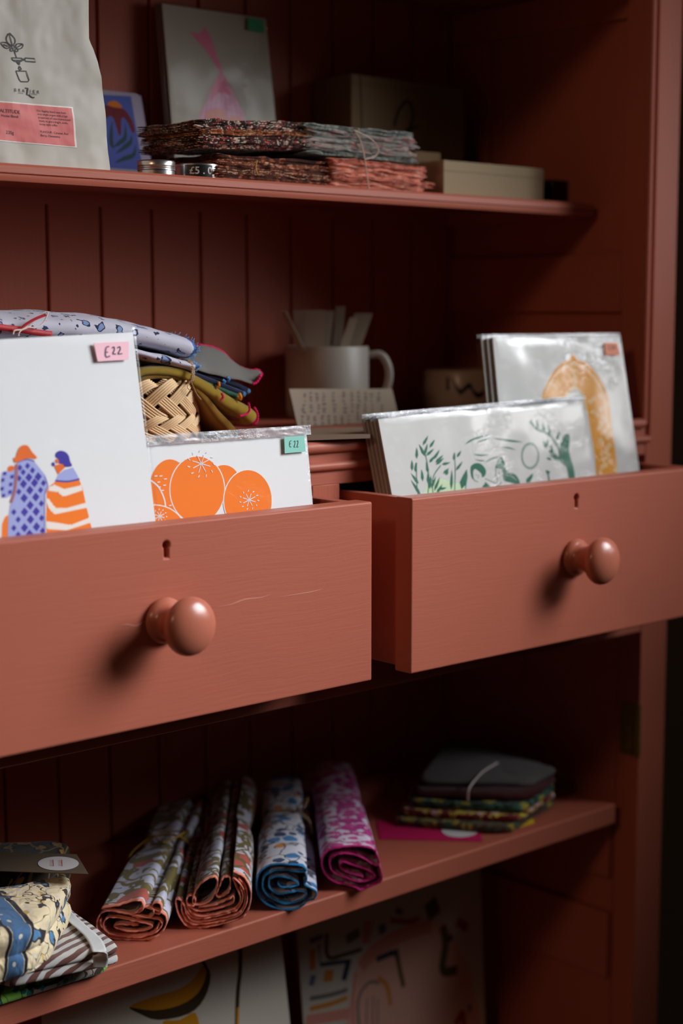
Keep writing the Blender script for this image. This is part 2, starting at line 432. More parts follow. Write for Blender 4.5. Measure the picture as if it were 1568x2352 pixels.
# brass hinge leaf left on the stile
BR = plain('old_brass', (0.22, 0.14, 0.03, 1), 0.5, 0.9, bump=0.2)
b = MB(); zc0, zc1 = ZC - 0.477, ZC - 0.420
b.box((XI + 0.0085, YF + 0.004, zc0), (XI + 0.0102, YF + 0.024, zc1), BR)
b.lathe((XI + 0.0085, YF + 0.001, zc0), (0, 0, 1), [(0.0001, 0), (0.0035, 0), (0.0035, 0.057), (0.0001, 0.057)], BR, 12)
for k in (0.009, 0.028, 0.048): b.lathe((XI + 0.0087, YF + 0.014, zc0 + k), (-1, 0, 0), [(0.0001, 0), (0.003, 0), (0.002, 0.0008), (0.0001, 0.001)], BR, 10)
b.build('hinge', cab)
# small wooden knob hole on stile edge
# ------------------------------------------------------------------ drawers
def drawer(x0, x1, yf, kx, keyx):
    zt_, zb_ = ZC - 0.1557, ZC - 0.3062
    b = MB(); t = 0.011; yb = 1.305
    b.box((x0 + 0.003, yf + 0.0205, zb_ + 0.004), (x0 + 0.003 + t, yb, zt_ - 0.001), PH)
    b.box((x1 - 0.003 - t, yf + 0.0205, zb_ + 0.004), (x1 - 0.003, yb, zt_ - 0.001), PH)
    b.box((x0 + 0.003 + t, yb - t, zb_ + 0.004), (x1 - 0.003 - t, yb, zt_ - 0.02), PH)
    b.box((x0 + 0.003 + t, yf + 0.0205, zb_ + 0.008), (x1 - 0.003 - t, yb - t, zb_ + 0.014), PH)
    dr = b.build('drawer', cab, bevel=0.0012)
    # front with a real keyhole through it
    b = MB(); b.box((x0, yf, zb_), (x1, yf + 0.020, zt_), PH); fr = b.build('drawer_front', dr)
    zc = ZC - 0.1715; K = []
    for k in range(15):
        a = radians(-50 + 280 * k / 14); K.append((keyx + 0.0031 * cos(a), zc + 0.0031 * sin(a)))
    K += [(keyx - 0.0017, zc - 0.0095), (keyx + 0.0017, zc - 0.0095)]
    c = MB(); n = len(K); c.add([(x, y, z) for y in (yf - 0.01, yf + 0.016) for x, z in K],
        [tuple(range(n)), tuple(range(n, 2 * n))[::-1]] + [(i, (i + 1) % n, n + (i + 1) % n, n + i) for i in range(n)], PH)
    co = c.build('cut', dr, smooth=False)
    md = fr.modifiers.new('keyhole', 'BOOLEAN'); md.operation = 'DIFFERENCE'; md.object = co; md.solver = 'EXACT'
    dg = bpy.context.evaluated_depsgraph_get(); dg.update()
    me = bpy.data.meshes.new_from_object(fr.evaluated_get(dg)); fr.modifiers.clear(); fr.data = me
    bpy.data.objects.remove(co)
    for p in me.polygons: p.use_smooth = False
    md = fr.modifiers.new('bevel', 'BEVEL'); md.width = 0.0016; md.segments = 3; md.limit_method = 'ANGLE'; md.angle_limit = radians(50)
    # turned knob
    b = MB(); prof = [(0.0001, 0), (0.0165, 0), (0.0175, 0.002), (0.0172, 0.0045), (0.0145, 0.0065), (0.0125, 0.0085), (0.0116, 0.0115), (0.0118, 0.0150), (0.0135, 0.0185)]
    R, dc = 0.0219, 0.0325
    for k in range(16):
        a = radians(225 - 225 * 0 - (135) * 0 - 0) ; ang = radians(-50 + (140) * k / 15)
        prof.append((R * cos(ang) if k < 15 else 0.0001, dc + R * 0.52 * sin(ang)))
    b.lathe((kx, yf, ZC - 0.2275), (0, -1, 0), prof, KNOBP, 48)
    b.build('knob', dr, angle=180)
    return dr
KNOBP = paint('knob_paint', (6, 6, 6), base=(0.47, 0.14, 0.085, 1), rough=0.27, spec=0.5)
LDRAWER = drawer(0.486, 0.9045, 0.9605, 0.692, 0.6955)
drawer(0.9445, 1.361, 0.9550, 1.158, 1.1595)

# old ridges in the paint of the left drawer front
RIDGE = paint('paint_ridge', (2, 16, 60), base=(0.56, 0.22, 0.16, 1), rough=0.4, spec=.4)
plD = Plane((0.7, 0.9605, ZC - 0.23), 0, 0)
b = MB()
for s_, wd in (([(275, 1437), (290, 1434), (312, 1437), (330, 1428), (350, 1424)], .0012), ([(497, 1394), (530, 1388), (560, 1377), (600, 1372), (622, 1364)], .0011), ([(635, 1372), (680, 1365), (720, 1358), (742, 1352)], .0009), ([(1240, 1308), (1250, 1313), (1256, 1310)], .0)):
    if wd: b = MB(); art_stroke(b, plD, s_, RIDGE, wd, .0002, 6, False, True); b.build('paint_ridge', LDRAWER, smooth=False)

# ================================================================== prints in clear sleeves
def Zm(ox, oy, s): return lambda pts: [(ox + x / s, oy + y / s) for x, y in pts]
def ell(cx, cy, rx, ry, n=28, a0=0, a1=360): return [(cx + rx * cos(radians(a0 + (a1 - a0) * k / n)), cy + ry * sin(radians(a0 + (a1 - a0) * k / n))) for k in range(n + (0 if a1 - a0 == 360 else 1))]
ORANGE = plain('orange_ink', srgb(246, 126, 44), 0.7); ORANGE2 = plain('burnt_orange_ink', srgb(232, 112, 50), 0.7)
PURP = plain('purple_ink', srgb(72, 62, 160), 0.7); LILAC = plain('lilac_ink', srgb(165, 172, 222), 0.7)
PINKST = plain('pink_sticker', srgb(248, 196, 208), 0.7); TEALST = plain('teal_sticker', srgb(142, 204, 190), 0.7)
PEACHST = plain('peach_sticker', srgb(240, 160, 132), 0.7); GREENST = plain('green_sticker', srgb(70, 165, 115), 0.7)
GREEN = plain('dark_green_ink', srgb(58, 112, 92), 0.7); PALEG = plain('pale_green_ink', srgb(205, 226, 186), 0.7)
AMBER = plain('amber_ink', srgb(222, 150, 40), 0.7); AMBERL = plain('pale_amber_ink', srgb(226, 184, 128), 0.7)
TEXT = plain('pen_ink', srgb(50, 40, 70), 0.6)
SPECK = plain('speckled_paper', (0.66, 0.66, 0.63, 1), 0.8, bump=0.1, var=0.25)

def print_frame(pl, tl, l2, tr, r2, zbot):
    """corner (u,v) of the sheet from its visible edges, carried down to the height it stands on"""
    TL, L2, TR, R2 = pl.uv(*tl), pl.uv(*l2), pl.uv(*tr), pl.uv(*r2)
    vb = pl.fromZ(zbot)
    ext = lambda a, b: (a[0] + (b[0] - a[0]) * (vb - a[1]) / (b[1] - a[1]), vb)
    return TL, TR, ext(TR, R2), ext(TL, L2)
def slab_uv(mb, pl, q, w0, w1, m):
    mb.add([pl.P(a, b, w0) for a, b in q] + [pl.P(a, b, w1) for a, b in q], [(0, 1, 2, 3), (7, 6, 5, 4), (0, 4, 5, 1), (1, 5, 6, 2), (2, 6, 7, 3), (3, 7, 4, 0)], m, q + q)
def sleeve(pl, q, parent, top=0.004, side=0.003, seed=0, flap=0, mat=None, amp=0.0005, back=-0.0032):
    TL, TR, BR_, BL = [Vector(p) for p in q]
    TL = TL + Vector((-side, top)); TR = TR + Vector((side, top)); BR_ = BR_ + Vector((side, 0.001)); BL = BL + Vector((-side, 0.001))
    ni, nj = 40, 56; G = []; UV = []
    for i in range(ni + 1):
        a = i / ni; r = []; ru = []
        for j in range(nj + 1):
            b = j / nj; p = (TL * (1 - b) + TR * b) * (1 - a) + (BL * (1 - b) + BR_ * b) * a
            e = min(b, 1 - b, a * 0.9 + 0.0) ; e = min(e * 40, 1)
            wv = 0.0009 * e + amp * e * (nz3(p.x * 28 + seed, p.y * 22, seed) + 0.3 * max(0, nz3(p.x * 9, p.y * 9, seed)) * nz3(p.x * 120, p.y * 100 + seed, 3))
            w_ = 0.0006 + max(wv, 0) if e > 0.02 else -0.0012
            r.append(pl.P(p.x, p.y, w_)); ru.append((p.x + seed, p.y))
        G.append(r); UV.append(ru)
    b = MB(); b.grid(G, mat or SLEEVE, UV)
    B = []; 
    for a in (0, 1):
        B.append([pl.P(*((TL if b_ == 0 else TR) * (1 - a) + (BL if b_ == 0 else BR_) * a), back) for b_ in (0, 1)])
    b.grid(B, mat or SLEEVE)
    o = b.build('sleeve', parent, angle=180)
    if flap:
        b = MB(); G = []; UV = []
        for i in range(9):
            r = []; ru = []
            for j in range(70):
                c = j / 69; p = (TL * (1 - c) + TR * c) - Vector((0, flap * i / 8))
                r.append(pl.P(p.x, p.y, 0.0019 + 0.0012 * abs(nz3(p.x * 260 + seed, p.y * 260, 7)) + 0.0006 * nz3(p.x * 60, p.y * 60))); ru.append((p.x, p.y))
            G.append(r); UV.append(ru)
        b.grid(G, SLEEVEFLAP, UV); b.build('sleeve_flap', o, angle=180)
    return o
def make_print(label, pl, q, name='art_print', cat='print', paper=WHITE, art=None, group=None, flap=0, top=0.004, seed=0, thick=0.0026, slv=True, side=0.003, board=BOARD, amp=0.0005):
    base = pl.P((q[2][0] + q[3][0]) / 2, q[2][1])
    t = thing(name, base, label, cat, group)
    b = MB(); slab_uv(b, pl, q, 0.0, -0.0005, paper)
    if art: WS[0] = 0.4; art(b, pl); WS[0] = 1.0
    b.build('printed_sheet', t, smooth=False)
    b = MB(); ins = [(q[0][0] + .0005, q[0][1] - .0005), (q[1][0] - .0005, q[1][1] - .0005), (q[2][0] - .0005, q[2][1] + .0003), (q[3][0] + .0005, q[3][1] + .0003)]
    slab_uv(b, pl, ins, -0.00055, -thick, board); b.build('backing_board', t, smooth=False)
    if slv: sleeve(pl, q, t, top, side, seed, flap, amp=amp, back=-thick - 0.0004)
    return t
def behind(t, pl, n, step, labels, group, du=0.0, dv=0.0):
    for k in range(n):
        c = t.copy(); COL.objects.link(c); c.location = t.location - pl.n * step * (k + 1) + pl.u * (du * (k + 1)) + pl.v * (dv * ((k % 2) * 2 - 1) * 0.6 + 0)
        c['label'] = labels[k] if isinstance(labels, (list, tuple)) else labels
        if group: c['group'] = group
        for ch in list(t.children):
            if 'sticker' in ch.name: continue
            d = ch.copy(); COL.objects.link(d); d.parent = c
            for g in ch.children:
                e = g.copy(); COL.objects.link(e); e.parent = d
def sticker(t, pl, pts, m, strokes=(), wd=0.0007, lab=None, w_=0.0026):
    q = [pl.uv(*p) for p in pts]; b = MB(); b.add([pl.P(a, c, w_) for a, c in q] + [pl.P(a, c, w_ - 0.0004) for a, c in q], [(0, 1, 2, 3), (7, 6, 5, 4), (0, 4, 5, 1), (1, 5, 6, 2), (2, 6, 7, 3), (3, 7, 4, 0)], m)
    for s in strokes: art_stroke(b, pl, s, TEXT, wd, w_ + 0.0003, 5)
    o = b.build('price_sticker', t, smooth=False)
    if lab: o['label'] = lab
    return o

# ---- walkers print, front of the left drawer
plW = Plane((0.6, 0.9965, ZC - 0.156), 0, 6.5)
qW = print_frame(plW, (-150, 787), (-120, 1240), (305, 763), (357, 1197), -0.294)
WH = plain('warm_white_ink', srgb(240, 232, 222), 0.7)
STRAP = plain('brown_ink', srgb(170, 110, 120), 0.7)
def jag(pts, n=7, amp=9):
    out = []; N = len(pts)
    for i in range(N):
        a, b_ = pts[i], pts[(i + 1) % N]
        k = max(1, int(abs(b_[0] - a[0]) / 16))
        for j in range(k): out.append((a[0] + (b_[0] - a[0]) * j / k, a[1] + (b_[1] - a[1]) * j / k + (amp if j % 2 else -amp)))
    return out
def artW(b, pl):
    Z = Zm(0, 1000, 6.533)
    art_poly(b, pl, Z([(20, 1640), (30, 1330), (70, 1230), (120, 1190), (110, 1640)]), ORANGE, .0002)
    art_poly(b, pl, Z([(20, 560), (90, 540), (215, 500), (200, 890), (80, 940), (10, 900), (5, 720)]), LILAC, .0002)
    for c in [(70, 570), (180, 620), (40, 670), (160, 735), (30, 800), (150, 850), (50, 905)]:
        art_poly(b, pl, Z([(c[0] - 26, c[1] - 22), (c[0] + 28, c[1] - 30), (c[0] + 24, c[1] + 24), (c[0] - 28, c[1] + 32)]), PURP, .0003)
    art_poly(b, pl, Z([(110, 500), (150, 455), (210, 465), (205, 520), (130, 545)]), ORANGE2, .0004, 4)
    art_poly(b, pl, Z([(260, 405), (340, 375), (440, 365), (520, 400), (600, 500), (680, 600), (715, 720), (700, 850), (665, 900), (680, 1640), (110, 1640), (120, 1300), (150, 1050), (210, 900), (215, 500)]), LILAC, .0005)
    for c in [(485, 525), (570, 620), (345, 552), (430, 630), (350, 728), (515, 712), (605, 820), (445, 822), (360, 940), (535, 925), (618, 1022), (450, 1048), (365, 1150), (540, 1142), (622, 1240), (455, 1262), (270, 1262), (365, 1385), (545, 1370), (635, 1430), (285, 645), (280, 845), (205, 1390), (440, 1480), (270, 1490), (205, 1150), (410, 458), (295, 485), (650, 715), (545, 1570), (360, 1590), (190, 1570)]:
        k = 0.72 if c[1] < 600 or c[0] > 600 or c[0] < 290 else 1.0
        art_poly(b, pl, Z([(c[0] - 56 * k, c[1] + 6), (c[0] - 2, c[1] - 70 * k), (c[0] + 56 * k, c[1] - 4), (c[0] + 2, c[1] + 70 * k)]), PURP, .0007)
    art_stroke(b, pl, Z([(255, 405), (400, 360), (515, 390)]), PURP, .0008, .0008)
    art_stroke(b, pl, Z([(665, 620), (715, 760), (670, 900), (668, 1500)]), PURP, .0005, .0008)
    art_stroke(b, pl, Z([(245, 430), (245, 600), (215, 850), (160, 1010)]), STRAP, .0022, .0009)
    art_poly(b, pl, Z([(250, 270), (290, 180), (350, 145), (420, 160), (480, 250), (545, 320), (530, 352), (400, 348), (240, 410), (205, 385), (200, 340), (235, 320)]), ORANGE2, .0009, 4)
    art_poly(b, pl, Z([(800, 720), (830, 690), (1190, 670), (1240, 800), (1290, 1050), (1340, 1250), (1375, 1400), (1400, 1640), (700, 1640), (690, 1250), (700, 1000), (700, 830), (740, 760)]), ORANGE, .0003)
    for q in ([(735, 770), (820, 745), (960, 805), (1100, 775), (1215, 750), (1235, 825), (950, 920), (860, 850), (725, 830)],
              [(690, 930), (740, 970), (830, 1090), (1000, 1090), (1290, 1010), (1303, 1085), (820, 1185), (750, 1120), (690, 1010)],
              [(690, 1290), (850, 1310), (1060, 1345), (1340, 1235), (1355, 1310), (1000, 1425), (695, 1405)]):
        art_poly(b, pl, Z(jag(q)), WH, .0005)
    art_poly(b, pl, Z([(880, 580), (960, 520), (1090, 480), (1140, 560), (1190, 660), (1000, 690), (830, 680)]), LILAC, .0005)
    art_stroke(b, pl, Z([(830, 680), (1000, 692), (1130, 670), (1190, 655)]), PURP, .0012, .0006)
    art_poly(b, pl, Z([(820, 450), (940, 430), (970, 480), (900, 550), (870, 580), (830, 500)]), ORANGE2, .0007, 4)
    art_poly(b, pl, Z([(840, 260), (900, 230), (980, 250), (1030, 310), (1050, 390), (1075, 460), (970, 472), (935, 430), (880, 415), (865, 350), (830, 320)]), PURP, .0007, 4)
    art_poly(b, pl, Z([(828, 375), (858, 350), (882, 400), (850, 420)]), ORANGE2, .0009, 3)
    art_poly(b, pl, Z(ell(797, 432, 24, 32)), PURP, .0008)
wk = make_print('tall print of two walkers in a purple checked coat and an orange chevron poncho', plW, qW, art=artW, seed=1.3, side=0.005, amp=0.0005)
Z6 = Zm(180, 770, 11.2)
sticker(wk, plW, [(211, 789), (291, 785), (291, 827), (220, 831)], PINKST,
        [Z6([(735, 300), (670, 320), (645, 420), (645, 540), (690, 570), (760, 540)]), Z6([(650, 450), (705, 440)]), Z6([(815, 335), (865, 310), (870, 390), (835, 485), (915, 490)]), Z6([(950, 335), (1010, 305), (1020, 380), (970, 485), (1075, 480)])], 0.0009, 'pale pink price sticker reading £22')

# ---- orange fruit print behind it
plO = Plane((0.8, 1.0035, ZC - 0.156), 0, 6)
qO = print_frame(plO, (200, 1033), (212, 1200), (704, 998), (718, 1157), -0.294)
def artO(b, pl):
    Z = Zm(330, 960, 3.92)
    for i, (cx, cy, rx, ry) in enumerate([(235, 650, 185, 278), (720, 570, 140, 146), (480, 645, 243, 298), (935, 745, 214, 275), (100, 1080, 290, 292)]):
        if i: art_poly(b, pl, Z(ell(cx, cy, rx + 9, ry + 9, 40)), WHITE, .0002 + i * .0002)
        art_poly(b, pl, Z(ell(cx, cy, rx, ry, 40)), ORANGE, .0003 + i * .0002)
    wl = .0014
    art_stroke(b, pl, Z([(60, 560), (130, 620), (180, 720), (195, 800)]), WHITE, .0012, .0006)
    for cx, cy, R in ((515, 412, 85), (945, 738, 60), (140, 885, 45)):
        for k in range(8):
            a = k * pi / 4 + 0.3; art_stroke(b, pl, Z([(cx, cy), (cx + R * cos(a), cy + R * sin(a))]), WHITE, .0006, wl, 0)
        for k in range(11):
            a = k * 2 * pi / 11; art_stroke(b, pl, Z([(cx + R * 1.25 * cos(a), cy + R * 1.25 * sin(a)), (cx + R * 1.5 * cos(a + .1), cy + R * 1.5 * sin(a + .1))]), WHITE, .0007, wl, 0)
    for x, y in [(105, 525), (150, 525), (190, 552), (130, 580), (183, 608), (135, 625), (165, 655), (235, 790)]:
        art_stroke(b, pl, Z([(x - 12, y), (x + 14, y - 4)]), WHITE, .0007, wl, 0)
op = make_print('landscape print of orange fruit with a £22 teal sticker, left drawer', plO, qO, art=artO, flap=0.008, top=0.0078, seed=4.1, amp=0.0007)
Z2 = Zm(330, 960, 3.92)
sticker(op, plO, Z2([(1246, 172), (1425, 160), (1440, 304), (1252, 320)]), TEALST,
        [Z2([(1310, 205), (1296, 215), (1294, 255), (1308, 262)]), Z2([(1294, 236), (1306, 234)]), Z2([(1332, 215), (1342, 208), (1342, 235), (1334, 262), (1348, 262)]), Z2([(1358, 212), (1368, 206), (1368, 232), (1360, 262), (1374, 260)])], 0.0005, 'teal price sticker reading £22')

# ---- green print stack, right drawer
plG = Plane((1.1, 1.0100, ZC - 0.156), 0, 8.5)
qG = print_frame(plG, (868, 962), (900, 1137), (1337, 919), (1370, 1100), -0.294)
def leaf(b, pl, Z, p0, p1, wd, m=GREEN, w_=.0004):
    x0, y0 = p0; x1, y1 = p1; dx, dy = x1 - x0, y1 - y0; L = hypot(dx, dy); nx, ny = -dy / L * wd, dx / L * wd
    art_poly(b, pl, Z([(x0, y0), (x0 + dx * .3 + nx, y0 + dy * .3 + ny), (x0 + dx * .65 + nx * .8, y0 + dy * .65 + ny * .8), (x1, y1), (x0 + dx * .65 - nx * .6, y0 + dy * .65 - ny * .6), (x0 + dx * .3 - nx, y0 + dy * .3 - ny)]), m, w_)
def artG(b, pl):
    Z = Zm(920, 940, 3.267)
    art_poly(b, pl, Z([(150, 700), (200, 560), (300, 520), (450, 560), (520, 620), (520, 700)]), PALEG, .0001)
    for p0, p1 in [((165, 272), (205, 195)), ((180, 352), (135, 260)), ((175, 350), (200, 255)), ((215, 290), (255, 225)), ((190, 350), (250, 293)), ((120, 372), (118, 285)), ((245, 378), (292, 300)), ((215, 402), (250, 350)), ((262, 418), (325, 362)), ((258, 402), (320, 340)), ((305, 415), (375, 398)), ((85, 462), (82, 380)), ((110, 472), (112, 400)), ((135, 560), (75, 480)), ((165, 542), (155, 450)), ((205, 482), (190, 390)), ((205, 562), (205, 460)), ((228, 595), (262, 500)), ((250, 615), (292, 508)), ((268, 632), (312, 560)), ((215, 602), (225, 490)), ((318, 485), (362, 440)), ((335, 495), (357, 460)), ((285, 600), (345, 588)), ((150, 645), (75, 530)), ((420, 362), (452, 308)), ((398, 384), (402, 320)), ((412, 462), (464, 388)), ((378, 605), (382, 450)), ((1030, 152), (1015, 75)), ((1078, 175), (1060, 100)), ((1122, 200), (1100, 98)), ((1165, 235), (1190, 158)), ((1092, 295), (1065, 230)), ((1098, 280), (1102, 222)), ((1195, 385), (1108, 338)), ((1130, 378), (1088, 365)), ((1120, 480), (1085, 460)), ((1140, 330), (1120, 260))]:
        leaf(b, pl, Z, p0, p1, 11)
    for s in ([(200, 700), (208, 480), (180, 320)], [(400, 690), (408, 480), (405, 370)], [(140, 690), (120, 560), (118, 400)], [(245, 690), (240, 520), (300, 420)], [(470, 700), (490, 560)]):
        art_stroke(b, pl, Z(s), GREEN, .0011, .0003)
    leaf(b, pl, Z, (455, 600), (495, 448), 26); leaf(b, pl, Z, (940, 560), (992, 478), 18)
    art_poly(b, pl, Z([(525, 430), (560, 405), (600, 410), (635, 450), (635, 490), (612, 512), (602, 480), (560, 448), (542, 470), (545, 525), (528, 500)]), GREEN, .0005, 3)
    art_stroke(b, pl, Z([(545, 520), (555, 535), (580, 545)]), GREEN, .0006, .0005); art_stroke(b, pl, Z([(560, 495), (572, 492)]), GREEN, .0005, .0005); art_stroke(b, pl, Z([(585, 490), (580, 512), (574, 514)]), GREEN, .0004, .0005)
    art_poly(b, pl, Z([(600, 600), (635, 545), (682, 590), (690, 640), (610, 640)]), GREEN, .0005)
    art_stroke(b, pl, Z([(630, 520), (720, 560)]), GREEN, .0007, .0005)
    art_poly(b, pl, Z([(712, 420), (755, 358), (778, 400), (800, 468), (862, 492), (892, 560), (800, 545), (768, 520), (758, 452), (720, 440)]), GREEN, .0005, 3)
    for k in range(5): art_stroke(b, pl, Z([(722 + k * 6, 415 + k * 18), (760 + k * 14, 405 + k * 24), (790 + k * 20, 445 + k * 22)]), SPECK, .0004, .0007)
    art_stroke(b, pl, Z([(715, 425), (710, 480), (725, 530), (722, 575), (760, 545)]), GREEN, .0007, .0005); art_stroke(b, pl, Z([(738, 470), (732, 500), (740, 505)]), GREEN, .0004, .0005)
    art_stroke(b, pl, Z(ell(970, 350, 62, 92, 30)), GREEN, .0022, .0004, 0, True)
    art_stroke(b, pl, Z(ell(970, 350, 62, 92, 30)), SPECK, .0006, .0005, 0, True)
    for s, wd in [([(480, 265), (550, 222), (665, 193)], .0019), ([(570, 250), (620, 232), (662, 225)], .0012), ([(695, 218), (790, 232), (850, 240), (912, 246)], .0022), ([(705, 310), (800, 302)], .0013), ([(755, 283), (810, 290), (862, 305)], .0013), ([(545, 338), (600, 346), (660, 340)], .0013), ([(555, 378), (600, 386), (632, 384)], .0011), ([(628, 402), (680, 372), (738, 355)], .0012), ([(850, 448), (900, 455)], .0008)]:
        art_stroke(b, pl, Z(s), GREEN, wd, .0004, 6, False, True)
    art_poly(b, pl, Z([(1200, 400), (1185, 300), (1232, 190), (1265, 200), (1262, 320), (1290, 420), (1305, 500), (1310, 640), (1270, 640), (1258, 505), (1235, 420)]), GREEN, .0004, 3)
    for s in ([(1235, 410), (1165, 260), (1100, 182), (1020, 150), (970, 88)], [(1235, 420), (1190, 370), (1110, 310)], [(1100, 690), (1110, 520), (1090, 460)]): art_stroke(b, pl, Z(s), GREEN, .0022, .0005)
gp = make_print('landscape print in dark green ink of two figures among leaves, front of the right drawer', plG, qG, paper=SPECK, art=artG, flap=0.0035, top=0.0045, seed=7.7, side=0.0035, amp=0.0007)
behind(gp, plG, 4, 0.0034, ['sleeved card directly behind the green leaf print, right drawer', 'second sleeved card behind the green leaf print, right drawer', 'third sleeved card behind the green leaf print, right drawer', 'rearmost sleeved card of the low stack behind the green leaf print'], None, -0.0012, 0.0012)

# ---- amber print stack behind
plA = Plane((1.2, 1.0235, ZC - 0.156), -2.5, 8.5)
qA = print_frame(plA, (1131, 773), (1160, 1090), (1424, 770), (1468, 1080), -0.294)
def artA(b, pl):
    Z = Zm(1220, 760, 6.03)
    art_poly(b, pl, Z([(565, 325), (530, 370), (510, 405), (430, 435), (340, 520), (250, 650), (190, 780), (150, 880), (110, 1200), (120, 1600), (200, 1900), (330, 1900), (330, 1500), (400, 1150), (480, 900), (540, 800), (610, 770), (690, 830), (740, 930), (780, 1150), (830, 1450), (880, 1750), (925, 2060), (1180, 2060), (1150, 1600), (1110, 1300), (1080, 1000), (1010, 770), (880, 560), (760, 440), (640, 400), (610, 345)]), AMBER, .0002, 3)
    art_stroke(b, pl, Z([(180, 910), (250, 740), (360, 580), (480, 480), (570, 470), (680, 480), (800, 580), (930, 740), (1000, 900), (1040, 1200)]), AMBERL, .0022, .0004)
    art_stroke(b, pl, Z([(590, 540), (600, 680), (605, 790)]), AMBERL, .0030, .0004)
    art_stroke(b, pl, Z([(250, 740), (310, 750), (350, 800)]), AMBERL, .0018, .0004)
    art_stroke(b, pl, Z([(470, 900), (560, 800), (640, 800), (720, 900), (760, 1100)]), AMBERL, .0030, .0005)
    rr = random.Random(5)
    for k in range(30):
        y = 900 + k * 38; cx = 800 + (y - 900) * 0.13; x = cx + rr.uniform(0, 240)
        art_poly(b, pl, Z([(x + rr.uniform(18, 40) * cos(j * pi / 3), y + rr.uniform(22, 50) * sin(j * pi / 3)) for j in range(6)]), AMBERL, .0005 + (k % 3) * .0001, 3)
ap = make_print('tall print of an amber gourd with a peach sticker, back of the right drawer', plA, qA, paper=SPECK, art=artA, seed=2.2, top=0.003, amp=0.001)
sticker(ap, plA, Zm(1220, 760, 6.03)([(985, 170), (1165, 172), (1195, 340), (1000, 342)]), PEACHST, [Zm(1220, 760, 6.03)([(1055, 210), (1040, 240), (1060, 270)]), Zm(1220, 760, 6.03)([(1075, 220), (1100, 225), (1085, 265)]), Zm(1220, 760, 6.03)([(1105, 220), (1130, 228), (1115, 262)])], 0.0007, 'peach price sticker')
behind(ap, plA, 2, 0.0036, ['sleeved card directly behind the amber gourd print', 'rearmost sleeved card behind the amber gourd print'], None, -0.004, 0.0008)

# ================================================================== upper shelf
SH = 0.1131
# ---- coffee bag
BAGM = plain('matt_white_bag', (0.44, 0.405, 0.34, 1), 0.5, bump=0.08, bscale=200)
LABEL = plain('pink_label', srgb(214, 110, 106), 0.6); LABW = plain('label_border', srgb(236, 222, 214), 0.6)
plB = Plane((0.70, 1.118, ZC + SH), 0, 0)
prof = [(255, 385), (250, 350), (246, 300), (241, 235), (233, 175), (224, 140), (213, 110), (204, 92), (203, 45), (203, -10), (207, -60), (207, -90)]
right = [plB.uv(*p) for p in prof]
cxb = 0.70 + right[0][0] - 0.075
bag = thing('coffee_bag', (cxb, 1.145, ZC + SH + 0.0002), 'white coffee bag with line-drawn plant logo and pink label, left end of the upper shelf', 'coffee bag')
def bag_w(u, v):  # puff of the front panel
    h = min(max(v / 0.2, 0), 1)
    return 0.0012 * nz3(u * 45, v * 40, 1) + 0.0004 * nz3(u * 140, v * 130, 4) - 0.004 * max(0, abs(u - (cxb - 0.70)) / 0.075 - 0.75) * 4 * 0.25
def rw(v):
    v = max(v, right[0][1])
    for a, c in zip(right, right[1:]):
        if v <= c[1]: t = (v - a[1]) / (c[1] - a[1]); return a[0] + (c[0] - a[0]) * t - (cxb - 0.70)
    return right[-1][0] - (cxb - 0.70)
rings = []
NV = 46; H = right[-1][1]
for i in range(NV + 1):
    v = 0.0004 + (H - 0.0004) * i / NV; hw = rw(v); cu = cxb - 0.70
    d = 0.060 * (1 - 0.80 * (v / H) ** 1.4)       # bag depth
    ring = []
    for j in range(41):
        u = cu - hw + 2 * hw * j / 40; ring.append(plB.P(u, v, bag_w(u, v)))
    for j in range(1, 12):                         # right gusset, folded inwards
        t = j / 12; ring.append(plB.P(cu + hw - 0.012 * sin(pi * t) * (0.3 + 0.9 * v / H), v, -d * t))
    for j in range(21):
        ring.append(plB.P(cu + hw - 2 * hw * j / 20, v, -d))
    for j in range(1, 12):
        t = 1 - j / 12; ring.append(plB.P(cu - hw + 0.012 * sin(pi * t) * (0.3 + 0.9 * v / H), v, -d * t))
    rings.append(ring)
b = MB(); b.grid([list(c) for c in zip(*rings)], BAGM, closed_i=True)
nr = len(rings[0]); b.add(rings[0], [tuple(range(nr))], BAGM); b.add(rings[-1], [tuple(range(nr))], BAGM)
b.build('pouch', bag, angle=70)
class Curved:   # the bag's printed face: plane plus its puff
    def __init__(s, p): s.p = p; s.n = p.n
    def uv(s, x, y): return s.p.uv(x, y)
    def P(s, u, v, w_=0): return s.p.P(u, v, bag_w(u, v) + w_)
cb_ = Curved(plB)
b = MB(); Z = Zm(0, 40, 7.35); K = 0.00042
lw_ = .00072
for s, cl in [([(155, 268), (108, 350), (130, 430), (190, 470), (245, 440), (250, 370), (200, 300)], True), ([(155, 268), (180, 370), (205, 470)], False), ([(18, 428), (80, 422), (140, 445), (165, 500), (110, 522), (60, 490)], True), ([(60, 455), (135, 490)], False), ([(262, 478), (300, 445), (380, 455), (370, 510), (320, 535), (275, 520)], True), ([(290, 505), (365, 460)], False), ([(234, 545), (250, 610), (275, 680)], False),
              ([(275, 738), (290, 770), (325, 800), (330, 760)], False), ([(300, 765), (322, 770)], False), ([(322, 825), (355, 870), (335, 888), (315, 868)], True)]:
    art_stroke(b, cb_, Z(s), INK, lw_, K, 6 if len(s) > 2 else 0, cl)
for c in ((190, 548), (276, 555), (220, 500)): art_stroke(b, cb_, Z(ell(c[0], c[1], 25, 24, 16)), INK, lw_, K, 0, True)
for s in ([(190, 683), (365, 690), (380, 725), (345, 748), (245, 745), (205, 715)], [(420, 685), (580, 695), (600, 752), (430, 740)], [(262, 905), (440, 908), (490, 1060), (470, 1086), (350, 1084), (320, 1050)]): art_stroke(b, cb_, Z(s), INK, lw_ * 1.15, K, 0, True)
